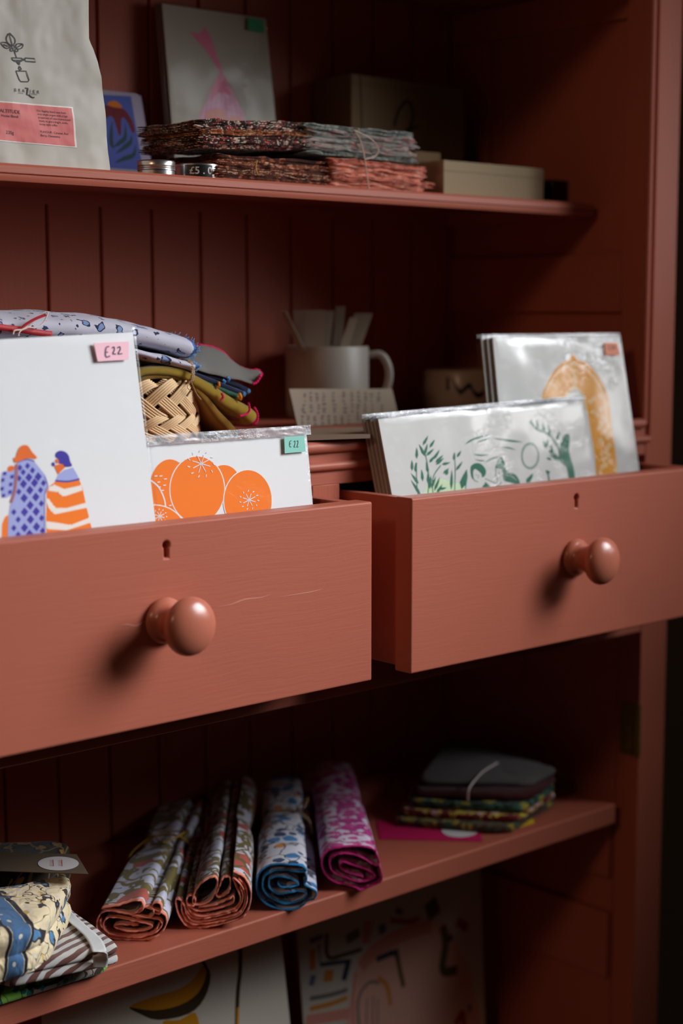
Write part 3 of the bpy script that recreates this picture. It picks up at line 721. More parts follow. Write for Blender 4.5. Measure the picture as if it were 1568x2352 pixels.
for s in ([(365, 700), (420, 702)], [(375, 722), (425, 722)], [(205, 722), (375, 727)]): art_stroke(b, cb_, Z(s), INK, lw_, K, 0)
def at_text(txt, p, size, **kw):
    u, v = cb_.uv(*Z([p])[0]); text_mesh(b, cb_, txt, u, v, size, kw.pop('m', INK), kw.pop('w_', K), **kw)
u0, v0 = cb_.uv(*Z([(232, 1250)])[0])
px1 = cb_.uv(*Z([(665, 1285)])[0])
SC = (px1[0] - u0) / 433      # metres per zoomed px across the bag
hz = lambda h: h / 7.35 / 3700 * 1.33
for ch, x, y in (('B', 232, 1250), ('R', 305, 1254), ('A', 375, 1262), ('I', 505, 1270), ('E', 555, 1276), ('R', 620, 1284)): at_text(ch, (x, y), hz(68), extra=.00004)
art_stroke(b, cb_, Z([(425, 1195), (470, 1197), (455, 1305), (490, 1310), (545, 1355), (578, 1352)]), INK, .0010, K, 0)
at_text('COFFEE', (300, 1286), hz(29)); at_text('ROASTERS', (498, 1300), hz(29))
b.build('printed_logo', bag, smooth=False)
# label
def lab_poly(bm_, pts, m, w_):
    Q = [cb_.uv(*p) for p in Z(pts)]; n = 24; G = []; 
    for i in range(n + 1):
        a = i / n; l = Vector(Q[0]) * (1 - a) + Vector(Q[3]) * a; r = Vector(Q[1]) * (1 - a) + Vector(Q[2]) * a
        G.append([cb_.P(*(l * (1 - j / n) + r * (j / n)), w_) for j in range(n + 1)])
    bm_.grid(G, m)
b = MB()
lab_poly(b, [(-330, 1385), (1225, 1512), (1298, 2200), (-330, 2060)], LABW, K)
lab_poly(b, [(-330, 1405), (1198, 1536), (1262, 2180), (-330, 2040)], LABEL, K + .0002)
M2 = K + .0004
at_text('ALTITUDE', (-10, 1600), hz(78), w_=M2); at_text('House Blend', (12, 1675), hz(58), w_=M2); at_text('220g', (92, 1965), hz(76), w_=M2)
for k, tx in enumerate(('Our flagship blend uses fresh', 'crop single origins with a high', 'proportion of natural-processed', 'beans, to give a bright, acidic,', 'boozy style coffee.')):
    at_text(tx, (615 + k * 11, 1588 + k * 57), hz(46), w_=M2)
at_text('FLAVOUR : Caramel, Red', (668, 1945), hz(50), w_=M2); at_text('Berry, Clementine', (675, 2008), hz(50), w_=M2)
b.build('pink_label', bag, smooth=False)
# ---- metal tin
TIN = plain('brushed_aluminium', (0.62, 0.61, 0.59, 1), 0.28, 0.95, bump=0.05)
a0, a1 = AY(315, 385, 1.135), AY(403, 388, 1.135); r_ = (a1 - a0).length * 0.5 * 0.80
c0 = AY(359, 395, 1.136)
tin = thing('round_tin', (c0.x, 1.136, ZC + SH + .0002), 'small round aluminium screw tin on the shelf edge between the blue card and tall print', 'tin')
b = MB(); zb_ = 0
b.lathe((c0.x, 1.136, ZC + SH + .0002), (0, 0, 1), [(0.0001, 0), (r_ - .0012, 0), (r_ - .0005, .0006), (r_ - .0005, .0045), (r_ - .0014, .0048)], TIN, 48, False); b.build('tin_body', tin)
b = MB(); b.lathe((c0.x, 1.136, ZC + SH + .0002), (0, 0, 1), [(r_ - .0012, .0047), (r_ + .0004, .0050), (r_, .0062), (r_ + .0003, .0068), (r_ - .0001, .0078), (r_ + .0003, .0086), (r_, .0094), (r_ + .0002, .0120), (r_ - .0008, .0130), (r_ - .004, .0131), (0.0001, .0128)], TIN, 48, False); b.build('lid', tin)
# ---- black labelled tin
c1 = AY(452, 395, 1.137); r2 = 0.0195
tn = thing('round_tin', (c1.x, 1.137, ZC + SH + .0002), 'round tin with a black £5.0 price tag, beside the aluminium tin', 'tin')
b = MB(); b.lathe((c1.x, 1.137, ZC + SH + .0002), (0, 0, 1), [(0.0001, 0), (r2 - .001, 0), (r2, .001), (r2, .0095), (r2 + .0006, .0098), (r2 + .0006, .0118), (r2 - .001, .0124), (0.0001, .0122)], TIN, 40, False); b.build('tin_body', tn)
BLK = plain('black_tag', (0.008, 0.008, 0.009, 1), 0.4)
b = MB(); plT = Plane((c1.x, 1.137 - r2 - .0006, ZC + SH + .0004), 0, 4)
G = []; a_ = [-2.35 + 0.115 * k for k in range(13)]
cv = lambda a, z, rr: Vector((c1.x + rr * cos(a), 1.137 + rr * sin(a), ZC + SH + z))
b.grid([[cv(-2.75 + 1.25 * k / 14, z, r2 + .0009) for z in (.0004, .0112)] for k in range(15)], BLK)
class Cyl:
    n = Vector((0, -1, 0))
    def P(s, u, v, w_=0): return cv(-2.62 + u / r2, v, r2 + .0009 + w_)
PALE = plain('chalk_ink', (0.8, 0.8, 0.78, 1), 0.7)
text_mesh(b, Cyl(), '£5 . 0', 0.0015, 0.0035, 0.0085, PALE, .0003, extra=.0001)
b.build('price_tag', tn, smooth=False)
# ---- blue postcard leaning on the back boards
plC = Plane((0.90, 1.285, ZC + SH), 0, 12)
BLUEC = plain('blue_ink', srgb(78, 90, 160), 0.7); CARDB = plain('lilac_card_border', srgb(160, 150, 168), 0.7); MAROON = plain('maroon_ink', srgb(104, 34, 42), 0.7); DKG = plain('bottle_green_ink', srgb(48, 66, 74), 0.7); OCH = plain('ochre_ink', srgb(196, 108, 30), 0.7)
qC = print_frame(plC, (180, 200), (215, 395), (313, 215), (340, 395), SH + .0004)
def artC(b, pl):
    Z = Zm(230, 190, 11.2)
    art_poly(b, pl, Z([(-500, 280), (790, 350), (1060, 2000), (1080, 2250), (-400, 2150)]), BLUEC, .0002)
    art_poly(b, pl, Z([(-50, 620), (100, 580), (250, 600), (560, 660), (700, 780), (830, 1000), (890, 1230), (850, 1300), (790, 1220), (700, 1020), (600, 900), (540, 960), (540, 1200), (530, 1340), (480, 1340), (430, 1180), (340, 920), (250, 860), (150, 920), (-50, 1000)]), MAROON, .0004, 3)
    art_poly(b, pl, Z([(190, 560), (230, 490), (360, 470), (470, 520), (560, 640), (480, 650), (300, 620)]), OCH, .0006, 4)
    for s in ([(300, 1000), (280, 1500), (340, 1700)], [(640, 1050), (640, 1400), (480, 1560), (330, 1660)], [(800, 1350), (780, 1520), (600, 1680), (400, 1820)], [(900, 1600), (860, 1850), (600, 1960), (380, 2060)]): art_stroke(b, pl, Z(s), DKG, .0045, .0004, 6, False, True)
pc = make_print('blue greetings card with a maroon and green drawing, between coffee bag and tall print', plC, qC, name='greeting_card', cat='card', paper=CARDB, art=artC, slv=False, thick=0.0012, board=CREAM)
behind(pc, plC, 3, 0.0016, ['pale card directly behind the blue greetings card', 'second pale card behind the blue greetings card', 'rearmost pale card behind the blue greetings card'], None, 0.003, 0.0)
# ---- tall pink print
plP = Plane((1.0, 1.282, ZC + SH), 0, 6)
qP = print_frame(plP, (372, 8), (403, 385), (610, 43), (634, 290), SH + .0004)
PK = plain('pink_net_ink', srgb(232, 130, 160), 0.7); PKL = plain('pale_pink_ink', srgb(230, 172, 196), 0.7); PEA = plain('peach_ink', srgb(236, 160, 140), 0.7)
def artP(b, pl):
    Z = Zm(0, 0, 2.45)
    art_poly(b, pl, Z([(1245, 400), (1290, 490), (1350, 600), (1388, 700), (1392, 800), (1370, 890), (1250, 930), (1130, 890), (1105, 770), (1120, 660), (1170, 560), (1215, 450)]), PKL, .0002, 3)
    art_poly(b, pl, Z([(1245, 400), (1275, 480), (1300, 540), (1230, 520), (1180, 570), (1215, 450)]), PK, .0004, 3)
    for cx, cy, r in ((1212, 668, 62), (1318, 706, 58), (1180, 800, 66), (1300, 830, 64)): art_poly(b, pl, Z(ell(cx, cy, r, r * .95)), PEA, .0004)
    art_poly(b, pl, Z([(1062, 180), (1122, 190), (1150, 150), (1190, 215), (1228, 335), (1256, 405), (1232, 398), (1190, 330), (1140, 262)]), PK, .0004)
    for k in range(9):
        a = -0.9 + k * 0.22; art_stroke(b, pl, Z([(1245, 405), (1245 + 150 * sin(a) * .8, 560), (1245 + 160 * sin(a), 760)]), PK, .0006, .0007)
    for k in range(5): art_stroke(b, pl, Z([(1110 + k * 8, 640 + k * 55), (1245, 610 + k * 60), (1380, 650 + k * 50)]), PK, .0005, .0007)
pp = make_print('tall print of oranges in a pink net bag, standing on the upper shelf', plP, qP, art=artP, seed=9.9, paper=plain('warm_white_paper', (0.50, 0.455, 0.37, 1), 0.8), amp=0.0009)
sticker(pp, plP, Zm(0, 0, 2.45)([(1385, 102), (1473, 117), (1475, 188), (1385, 172)]), GREENST, (), lab='green price sticker')
behind(pp, plP, 2, 0.0038, ['sleeved print directly behind the pink net bag print', 'rearmost sleeved print behind the pink net bag print'], None, -0.001, 0.001)
# ---- boxes at the right end
def lidbox(name, label, px0, px1, pytop, y, depth, m, mark=None, lid=0.0, zb_=SH, group=None, side_m=None):
    a = AY(px0, pytop, y); c = AY(px1, pytop, y); z0 = ZC + zb_ + .0003
    h = a.z
    t = thing(name, ((a.x + c.x) / 2, y + depth / 2, z0), label, 'box', group)
    if lid:
        box_obj('box_body', (a.x + .001, y + .001, z0), (c.x - .001, y + depth - .001, h - .002), m, t, .0008)
        b = MB(); b.box((a.x, y, h - lid), (c.x, y + depth, h), m); b.build('lid', t, bevel=.0012)
    else:
        box_obj('box_body', (a.x, y, z0), (c.x, y + depth, h), m, t, .0012)
        b = MB(); b.box((a.x + .002, y - .0006, h - .010), (c.x - .002, y + .0002, h - .0094), side_m or m); b.build('flap_seam', t, smooth=False)
    return t, a, c, z0, h
t, a, c, z0, h = lidbox('kraft_box', 'large brown kraft box with a printed bird mark, standing behind the folded napkins', 806, 1068, 168, 1.255, 0.06, KRAFT)
plK = Plane((a.x, 1.2547, z0), 0, 0); b = MB(); MK = plain('dark_print', (0.05, 0.04, 0.03, 1), 0.8)
art_stroke(b, plK, [(905, 290), (915, 255), (935, 232), (948, 262), (940, 300)], MK, .004, .0005); art_stroke(b, plK, [(930, 300), (960, 290)], MK, .003, .0005)
art_stroke(b, plK, [(827, 175), (832, 300), (836, 420)], MK, .001, .0005); b.build('printed_mark', t, smooth=False)
t, a, c, z0, h = lidbox('kraft_box', 'small brown box tucked between napkins and the pale cardboard box', 952, 1012, 346, 1.185, 0.05, KRAFT)
CARD = plain('pale_cardboard', (0.35, 0.265, 0.165, 1), 0.85, bump=0.1)
t, a, c, z0, h = lidbox('cardboard_box', 'long pale cardboard box lying on the upper shelf right of the napkins', 1018, 1250, 367, 1.128, 0.075, CARD)
t, a, c, z0, h = lidbox('black_box', 'small black box at the far right end of the upper shelf', 1268, 1322, 412, 1.150, 0.03, BLK)
# ---- folded napkins, two layers of bundles tied with string
def floral(name, base, cols, sc=60, edge=None, seed=0, edge_u=False, **kw):
    L = []
    for i, c in enumerate(cols):
        L.append((('blob', 'leaf', 'petal', 'flower')[i % 4], c, sc * (1 + 0.35 * i), (0.38, 0.56, 0.42, 0.26)[i % 4], seed + i * 3.1))
    return fabric(name, base, L, edge=edge, edge_u=edge_u, **kw)
DARKF = [floral('dark_floral_%d' % k, srgb(*bc), [srgb(*x) for x in cc], 130, None, k) for k, (bc, cc, e) in enumerate([
    ((62, 24, 22), ((150, 40, 34), (206, 176, 150), (190, 96, 40)), (90, 30, 28)),
    ((80, 30, 26), ((40, 48, 34), (214, 180, 160), (176, 50, 44)), (120, 40, 30)),
    ((150, 72, 34), ((70, 34, 22), (210, 160, 110), (110, 40, 26)), (170, 84, 36)),
    ((50, 26, 24), ((170, 60, 50), (220, 196, 176), (66, 80, 56)), (80, 30, 24))])]
RUSTF = [floral('rust_floral_%d' % k, srgb(*bc), [srgb(*x) for x in cc], 140, None, k + 5) for k, (bc, cc, e) in enumerate([
    ((96, 48, 30), ((176, 92, 56), (196, 150, 120), (60, 34, 24)), (120, 60, 34)), ((130, 66, 40), ((60, 34, 26), (214, 150, 120)), (160, 84, 50)), ((70, 36, 26), ((190, 110, 70), (120, 56, 36)), (96, 48, 30))])]
GREYF = [floral('grey_green_%d' % k, srgb(*bc), [srgb(*x) for x in cc], 120, srgb(*e), k + 9, edgew=.0009) for k, (bc, cc, e) in enumerate([
    ((150, 150, 142), ((104, 112, 104), (180, 150, 150)), (120, 128, 120)), ((126, 130, 122), ((166, 166, 158), (88, 96, 90)), (104, 110, 104)), ((160, 158, 150), ((116, 122, 114), (190, 120, 114)), (126, 130, 124))])]
CORALF = [floral('coral_%d' % k, srgb(*bc), [srgb(*x) for x in cc], 120, srgb(*e), k + 13) for k, (bc, cc, e) in enumerate([
    ((222, 136, 112), ((196, 104, 84), (232, 170, 150)), (236, 140, 110)), ((206, 118, 96), ((226, 160, 140), (150, 70, 56)), (226, 126, 100)), ((196, 124, 108), ((230, 150, 124),)), ] ) ] if False else [floral('coral_0', srgb(226, 140, 116), [srgb(200, 106, 86), srgb(234, 176, 156)], 120, srgb(240, 146, 116), 13, edgew=.0010), floral('coral_1', srgb(206, 116, 94), [srgb(226, 158, 138), srgb(150, 70, 56)], 120, srgb(230, 130, 104), 14, edgew=.0010)]
def napkin_pack(label, x0, x1, y0, dep, z0, z1, n, mats, group, seed, tilt=0.0, loops=4, name='napkin_bundle'):
    th = (z1 - z0) / n
    t = thing(name, ((x0 + x1) / 2, y0 + dep / 2, ZC + z0), label, 'napkins', group)
    rr = random.Random(seed)
    for k in range(n):
        zc = z0 + th * (k + 0.5); sx0 = x0 + rr.uniform(-.004, .006); sx1 = x1 + rr.uniform(-.010, .004); yy = y0 + rr.uniform(-.001, .006)
        m = mats[rr.randrange(len(mats))]; r = th * 0.5 * 0.86
        # zigzag section: loops folded one on another, thin cloth
        sec = []; nl = loops; lt = 2 * r / nl
        for q in range(nl + 1):
            zz = -r + lt * q; xa, xb = (sx0 + rr.uniform(0, .004), sx1 - rr.uniform(0, .006))
            if q % 2: xa, xb = xb, xa
            for s in range(13):
                f = s / 12; sec.append((xa + (xb - xa) * f, zz + (0 if s not in (0, 12) else (lt * .35 if s == 12 else -lt * .35) * (0 < q < nl or (s == 12 and q < nl) or (s == 0 and q > 0)))))
        G = []; UV = []; Ls = 0; prev = None
        for (x, z) in sec:
            if prev: Ls += hypot(x - prev[0], z - prev[1])
            prev = (x, z); row = []; ru = []
            for j in range(11):
                g = j / 10; y = yy + dep * g
                wob = 0.0020 * nz3(x * 60 + seed, k * 7.3 + z * 90, g * 2) + 0.0009 * nz3(x * 210, k * 3.1, g * 5 + seed)
                fy = (0.0050 * nz3(x * 45, z * 420 + k * 3, seed) + .002 * nz3(x * 190, z * 500, k)) * (1 - g)
                edge = max(0, (x - x0) / (x1 - x0) - .9) * 6; end = -max(0, .06 - (x - x0) / (x1 - x0)) * .03
                row.append(Vector((x, y + fy, ZC + zc + z + wob + tilt * (x - x0) + end * 0.1 - 0.0008 * edge))); ru.append((x + k * .013, dep * g + abs(z) * 3.0))
            G.append(row); UV.append(ru)
        b = MB(); b.grid(G, m, UV); b.build('folded_napkin', t, angle=180, thick=0.0007)
    return t
X = lambda px, y=1.115: AY(px, 400, y).x
g1 = None
napkin_pack('pile of dark rust floral napkins, lower left of the bundles', X(492), X(775), 1.112, .085, SH + .0008, SH + .0215, 5, RUSTF, g1, 3, 0.0)
napkin_pack('coral pink napkins folded in a loose bundle, lower right', X(752), X(985), 1.110, .090, SH + .0008, SH + .0255, 5, CORALF, g1, 4, -0.01)
napkin_pack('dark red floral napkins with orange motifs, upper left of the bundles', X(447), X(725), 1.111, .085, SH + .0245, SH + .0480, 6, DARKF, g1, 5, 0.05, 4)
napkin_pack('grey green napkins tied with string, on top of the coral ones', X(682), X(955), 1.110, .090, SH + .0275, SH + .0540, 6, GREYF, g1, 6, 0.0, 4)
TW = plain('pale_string', (0.62, 0.46, 0.38, 1), 0.9, bump=0.4, bscale=2500)
b = MB(); P = [(812, 298), (826, 320), (836, 360), (842, 400), (847, 440)]
b.tube(smooth_path([AY(x, y, 1.1065) for x, y in P], 6), 0.0007, TW, 6)
b.tube(smooth_path([AY(x, y, 1.1060) for x, y in [(815, 300), (850, 318), (868, 340), (862, 358), (838, 366)]], 6), 0.0006, TW, 6)
b.tube(smooth_path([AY(822, 300, 1.1085) + Vector((.001, q, .0015 + .001 * sin(q * 90))) for q in (0, .02, .05, .08)], 4), 0.0007, TW, 6)
tag(b.build('string_tie', None), 'pale string looped round the grey green napkin bundle and hanging over the shelf', 'string')
b = MB(); b.tube(smooth_path([AY(x, y, 1.1075) for x, y in [(590, 368), (587, 385), (592, 402)]], 5), 0.0008, plain('yellow_band', srgb(176, 130, 40), 0.6), 6)
tag(b.build('yellow_band', None), 'yellow band round the dark rust napkins', 'band')

# ================================================================== middle compartment
FL = -0.1103
# ---- wicker basket
WK = plain('wicker_cane', srgb(226, 192, 146), 0.6, bump=0.3, bscale=900, var=0.35)
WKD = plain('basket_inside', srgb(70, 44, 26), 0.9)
bc = Vector((0.800, 1.166, ZC + FL + .0008)); BRAD = 0.063
bk = thing('wicker_basket', bc, 'pale wicker basket with a braided rim, behind the left drawer prints', 'basket')
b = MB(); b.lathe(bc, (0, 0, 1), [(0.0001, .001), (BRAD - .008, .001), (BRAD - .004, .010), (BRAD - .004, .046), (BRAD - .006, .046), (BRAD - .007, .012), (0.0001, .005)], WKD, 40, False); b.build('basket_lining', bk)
def braid(z0, z1, rad, name, nst, nb, rr, lean=1.35, per=4):
    b = MB()
    for fam in (0, 1):
        for k in range(nst):
            a0 = 2 * pi * (k + (0.5 if fam else 0)) / nst; da = 2 * pi / nst * lean
            for s in range(per):
                pts = []
                for i in range(13):
                    t = i / 12; ss = (s - (per - 1) / 2) * rr * 2.0
                    ang = a0 + (da * t if fam == 0 else da * (1 - t))
                    zz = z0 + (z1 - z0) * (0.5 - 0.5 * cos(pi * t)) ;
                    out = 0.0026 * sin(2 * pi * t + (0 if fam else pi)) - 0.002 * (2 * t - 1) ** 2
                    # parallel strands sit side by side along the rim, perpendicular to their run
                    R_ = rad + out
                    ang += ss / rad * 0.85; zz += -ss * 0.55 * (1 if fam == 0 else -1)
                    pts.append(bc + Vector((R_ * cos(ang), R_ * sin(ang), zz)))
                b.tube(pts, rr, WK, 6)
    return b.build(name, bk, angle=180)
braid(0.0190, 0.050, BRAD, 'braided_rim', 17, 2, 0.00112, 2.3, 5)
braid(.0030, 0.0215, BRAD + .0008, 'braided_foot', 19, 2, 0.00108, 2.3, 4)
# ---- blue block-print cloth, rolled, lying on the basket
BLUEF = fabric('blue_block_print', srgb(192, 190, 204), [('petal', srgb(48, 58, 92), 85, 0.40, 8.2, .6), ('flower', srgb(120, 142, 182), 72, 0.24, 3, 1.3), ('ring', srgb(38, 46, 74), 72, 0.27, 3, 1.3)], edge=srgb(60, 110, 178), edgew=0.0022)
FRAY = plain('blue_fray_thread', srgb(110, 156, 208), 0.9)
def cloth_roll_x(label, sec, xa, xb, m, name='rolled_cloth', z_of=None, fringe=True, cat='cloth'):
    b = MB(); G = []; UV = []; L = 0; prev = None; sp = smooth_path(sec, 7)
    NJ = 60
    for i, p in enumerate(sp):
        if prev is not None: L += (p - prev).length
        prev = p; r = []; ru = []
        for j in range(NJ + 1):
            t = j / NJ; x = xb + (xa - xb) * t
            jag_ = (0.0016 * nz3(L * 420, 1.7) + 0.0016 * nz3(L * 90, 9)) * max(0, 1 - t * 12)
            zz = z_of(x) if z_of else 0
            r.append(Vector((x + jag_, p.x + .0012 * nz3(x * 40, p.y * 60, i * .05), ZC + p.y * .86 + zz + .0013 * nz3(x * 50, L * 30, 2)))); ru.append((L, (xb - x)))
        G.append(r); UV.append(ru)
    b.grid(G, m, UV); o = b.build(name, None, angle=180, thick=0.0009)
    if fringe:
        f = MB(); rr = random.Random(4)
        for i in range(0, len(G)):
            for q in range(2):
                p = G[i][0] + Vector((0, rr.uniform(-.002, .002), 0)); L = rr.uniform(.0015, .0045)
                f.tube([p - Vector((.001, 0, 0)), p + Vector((L * .6, rr.uniform(-.001, .001), rr.uniform(-.001, .0015))), p + Vector((L, rr.uniform(-.002, .001), rr.uniform(-.002, .003)))], .00022, FRAY, 4)
        f.build('frayed_edge', o, angle=180)
    return tag(o, label, cat)
def zroof(x):   # the cloth sags down towards its right end
    xr = 0.835
    return -0.020 * max(0, (x - 0.70) / (xr - 0.70)) ** 2 if x > 0.70 else 0
xe = AY(372, 800, 1.150).x
sec = [(1.225, -.035), (1.235, -.018), (1.215, -.003), (1.180, .0005), (1.140, -.001), (1.108, -.008), (1.103, -.018), (1.112, -.024), (1.140, -.0235), (1.175, -.022), (1.200, -.024), (1.170, -.028), (1.135, -.029), (1.108, -.030), (1.100, -.034), (1.112, -.038), (1.150, -.039), (1.190, -.038)]
cloth_roll_x('pale blue flower-printed cloth lying folded on the basket, frayed blue right edge', sec, 0.55, xe, BLUEF, z_of=zroof)
RED = plain('red_ribbon', srgb(170, 24, 34), 0.6, bump=0.3); WT = plain('white_thread', srgb(220, 210, 200), 0.8)
b = MB()
def Yp(pts, y, dz=0): return [AY(px, py, y) + Vector((0, 0, dz)) for px, py in pts]
rb = smooth_path(Yp([(-10, 750), (20, 754), (45, 757), (80, 763), (120, 768)], 1.098), 6)
b.grid([[p + Vector((0, 0, .0025)), p - Vector((0, 0, .0025))] for p in rb], RED)
b.tube(smooth_path(Yp([(28, 760), (45, 756), (60, 745), (80, 733), (104, 723)], 1.096), 8), .0011, RED, 6)
tag(b.build('red_ribbon', None, thick=.0004), 'twisted red ribbon tied round the pale blue flower-printed cloth', 'ribbon')
b = MB()
b.tube(smooth_path(Yp([(30, 768), (34, 759), (52, 757), (68, 749), (80, 741)], 1.0945), 8), .0006, WT, 6)
b.tube(smooth_path(Yp([(42, 772), (46, 761), (62, 752), (84, 752), (100, 740), (109, 722), (108, 716)], 1.0945), 8), .0006, WT, 6)
tag(b.build('white_string', None), 'white string knotted over the red ribbon, left edge of the photo', 'string')
GREYC = plain('slate_cloth', srgb(112, 122, 130), 0.9)
# ---- linen napkins fanned out of a string tie
def solid(name, c, e, ew=.003): return fabric(name, srgb(*c), [], edge=srgb(*e), edgew=ew, edge_u=True, bump=0.9, weave=4200)
NAVY = solid('navy_linen', (38, 46, 88), (96, 156, 214)); TEAL = solid('teal_linen', (70, 134, 112), (222, 150, 40)); MUST = solid('mustard_linen', (190, 156, 54), (190, 24, 84)); MUST2 = solid('dark_mustard_linen', (168, 120, 30), (30, 120, 100))
GREYL = solid('grey_linen', (150, 146, 140), (200, 30, 80)); PINKL = solid('dusty_pink_linen', (150, 110, 96), (180, 40, 70))
nb = thing('napkin_bundle', (0.86, 1.14, ZC - .04), 'linen napkins in grey, navy, teal and mustard tied with twine, spilling right from the basket', 'napkins')
def layer(pts, y0, dep, r, m, name='folded_napkin', endw=1.0, flare=0.0, bands=()):
    P = smooth_path(Yp(pts, y0), 7); N = len(P); tot = sum((P[i + 1] - P[i]).length for i in range(N - 1)); G = []; UV = []; L = 0
    for i, p in enumerate(P):
        if i: L += (P[i] - P[i - 1]).length
        t = (P[min(i + 1, N - 1)] - P[max(i - 1, 0)]).normalized(); nn = Vector((-t.z, 0, t.x))
        k = r * (1 + (endw - 1) * (L / tot)); fl = flare * (L / tot)
        row = []; ru = []
        for s in range(17):
            if s <= 4: yy, q = dep * (4 - s) / 4 + k, 1
            elif s <= 12:
                a = (s - 4) / 8 * pi; yy, q = k * (1 - sin(a)), cos(a)
            else: yy, q = dep * (s - 12) / 4 + k, -1
            jg = .0010 * nz3(s * .9, L * 10, r * 900) if i == N - 1 else 0
            row.append(p + nn * (q * k) + Vector((jg, yy + .0004 * nz3(L * 200, s), fl * yy * 6 + .0005 * nz3(L * 90, s * .3, y0)))); ru.append((tot - L, s * 0.003))
        G.append(row); UV.append(ru)
    b = MB(); b.grid(G, m, UV); o = b.build(name, nb, angle=180, thick=.0008)
    return o
def hoop(px, py, y0, r, m, ang, w_=1.0):
    pass
layer([(300, 862), (335, 847), (380, 838), (415, 838), (440, 850), (500, 868), (545, 884), (574, 900)], 1.108, .05, .0017, NAVY, endw=1.25)
layer([(300, 868), (335, 855), (380, 846), (415, 846), (440, 857), (490, 876), (530, 892), (564, 906)], 1.106, .05, .0016, NAVY, endw=1.25)
layer([(300, 870), (335, 858), (380, 849), (415, 850), (440, 862), (475, 876), (510, 892), (552, 910)], 1.107, .05, .0018, TEAL, endw=1.5)
layer([(300, 868), (335, 853), (380, 852), (415, 857), (440, 868), (480, 892), (530, 926), (572, 950), (590, 968)], 1.104, .05, .0026, MUST, endw=2.6)
layer([(300, 880), (340, 862), (380, 858), (415, 864), (440, 874), (500, 915), (540, 950), (552, 962)], 1.112, .04, .0014, PINKL, endw=1.5)
layer([(300, 885), (345, 866), (390, 864), (420, 869), (438, 878), (470, 912), (500, 950), (530, 982), (545, 1000)], 1.107, .04, .0020, MUST2, endw=2.0)
# hems crossing the folds
RHEM = plain('magenta_hem', srgb(196, 24, 84), 0.8); OHEM = plain('orange_hem', srgb(226, 150, 40), 0.8); BHEM = plain('sky_blue_hem', srgb(96, 156, 214), 0.8)
def hem(pts, y, r, m):
    b = MB(); P = smooth_path(Yp(pts, y), 10); b.tube(P, lambda t: r * (1 + .25 * sin(t * 60)), m, 7); b.build('stitched_hem', nb)
hem([(509, 903), (512, 912), (506, 920)], 1.1005, .0010, RHEM)
hem([(570, 925), (573, 940), (567, 950), (550, 956)], 1.0965, .0010, RHEM); hem([(583, 935), (591, 950), (590, 968), (583, 974)], 1.0965, .0011, RHEM)
hem([(502, 877), (503, 886), (499, 890)], 1.1035, .0011, OHEM); hem([(549, 903), (553, 912), (551, 919)], 1.1035, .0013, OHEM)
hem([(521, 866), (526, 871), (524, 876)], 1.1045, .0011, BHEM); hem([(511, 872), (516, 877), (513, 882)], 1.1025, .0011, BHEM)
# the grey flap on top
up_ = [(428, 842), (430, 815), (445, 800), (462, 793), (490, 798), (515, 812), (528, 826), (548, 842), (572, 850), (592, 851), (600, 858)]
lo_ = [(400, 838), (432, 842), (455, 850), (480, 858), (505, 863), (530, 869), (552, 873), (568, 878), (580, 882), (590, 877), (597, 866)]
A_ = smooth_path(Yp(up_, 1.150), 6); B_ = smooth_path(Yp(lo_, 1.105), 6)
# shift the far edge so that it projects to its own outline from depth 1.150
G = []; UV = []; L = 0; n_ = len(A_)
for i in range(n_):
    if i: L += (A_[i] - A_[i - 1]).length
    r = []; ru = []
    for j in range(15):
        t = j / 14; p = A_[i] * (1 - t) + B_[i] * t
        r.append(p + Vector((0, 0, .004 * sin(pi * t) * min(1, (n_ - 1 - i) / 12) + .0006 * nz3(p.x * 120, t * 4)))); ru.append((t * .045, L))
    G.append(r); UV.append(ru)
b = MB(); b.grid(G, GREYL, UV); b.build('grey_flap', nb, angle=180, thick=.0012)
hem([(445, 800), (462, 793), (490, 798), (515, 812), (528, 826), (548, 842), (572, 850), (592, 851), (600, 858), (598, 868), (588, 880), (570, 880)], 1.1475, .0013, RHEM) if False else None
b = MB(); e_ = [g[0] for g in G] + [g for g in G[-1]] + [g[-1] for g in G[-1:-14:-1]]
b.tube(e_[14:], lambda t: .0012 * (1 + .3 * sin(t * 160)), RHEM, 7); b.build('stitched_hem', nb)
# corner of a second pink-hemmed napkin and a green one under the blue cloth
b = MB(); q = smooth_path(Yp([(385, 785), (400, 790), (418, 796), (424, 808), (415, 815), (395, 808)], 1.13), 5)
b.grid([[p + Vector((0, .03, .004)), p + Vector((0, .012, .0015)), p, p + Vector((0, .004, -.003))] for p in q], solid('rose_linen', (172, 96, 106), (200, 30, 80)), [[(i * .004, 0), (i * .004, .01), (i * .004, .02), (i * .004, .03)] for i in range(len(q))]); b.build('rose_fold', nb, angle=180, thick=.001)
GRN = fabric('lime_print', srgb(120, 160, 40), [('blob', srgb(40, 70, 30), 160, .3, 2), ('ring', srgb(180, 210, 60), 160, .3, 4)])
b = MB(); q = smooth_path(Yp([(375, 826), (388, 822), (396, 814), (402, 816), (400, 826), (394, 834)], 1.125), 5)
b.grid([[p + Vector((0, .02, .002)), p, p + Vector((0, .002, -.003))] for p in q], GRN, [[(i * .003, 0), (i * .003, .01), (i * .003, .02)] for i in range(len(q))]); b.build('green_fold', nb, angle=180, thick=.0015)
JUTE = plain('jute_twine', srgb(176, 146, 112), 0.9, bump=0.6, bscale=2500)
b = MB()
for dx, ph in ((0, 0), (3, 1.5)):
    pts = [AY(px + dx, py, y) for px, py, y in ((415, 832, 1.150), (424, 829, 1.125), (433, 832, 1.104), (440, 842, 1.100), (441, 858, 1.098), (439, 870, 1.099), (432, 877, 1.104), (424, 880, 1.125))]
    P = smooth_path(pts, 10); b.tube([p + Vector((.0006 * sin(i * 1.1 + ph), 0, .0006 * cos(i * 1.1 + ph))) for i, p in enumerate(P)], .0011, JUTE, 6)
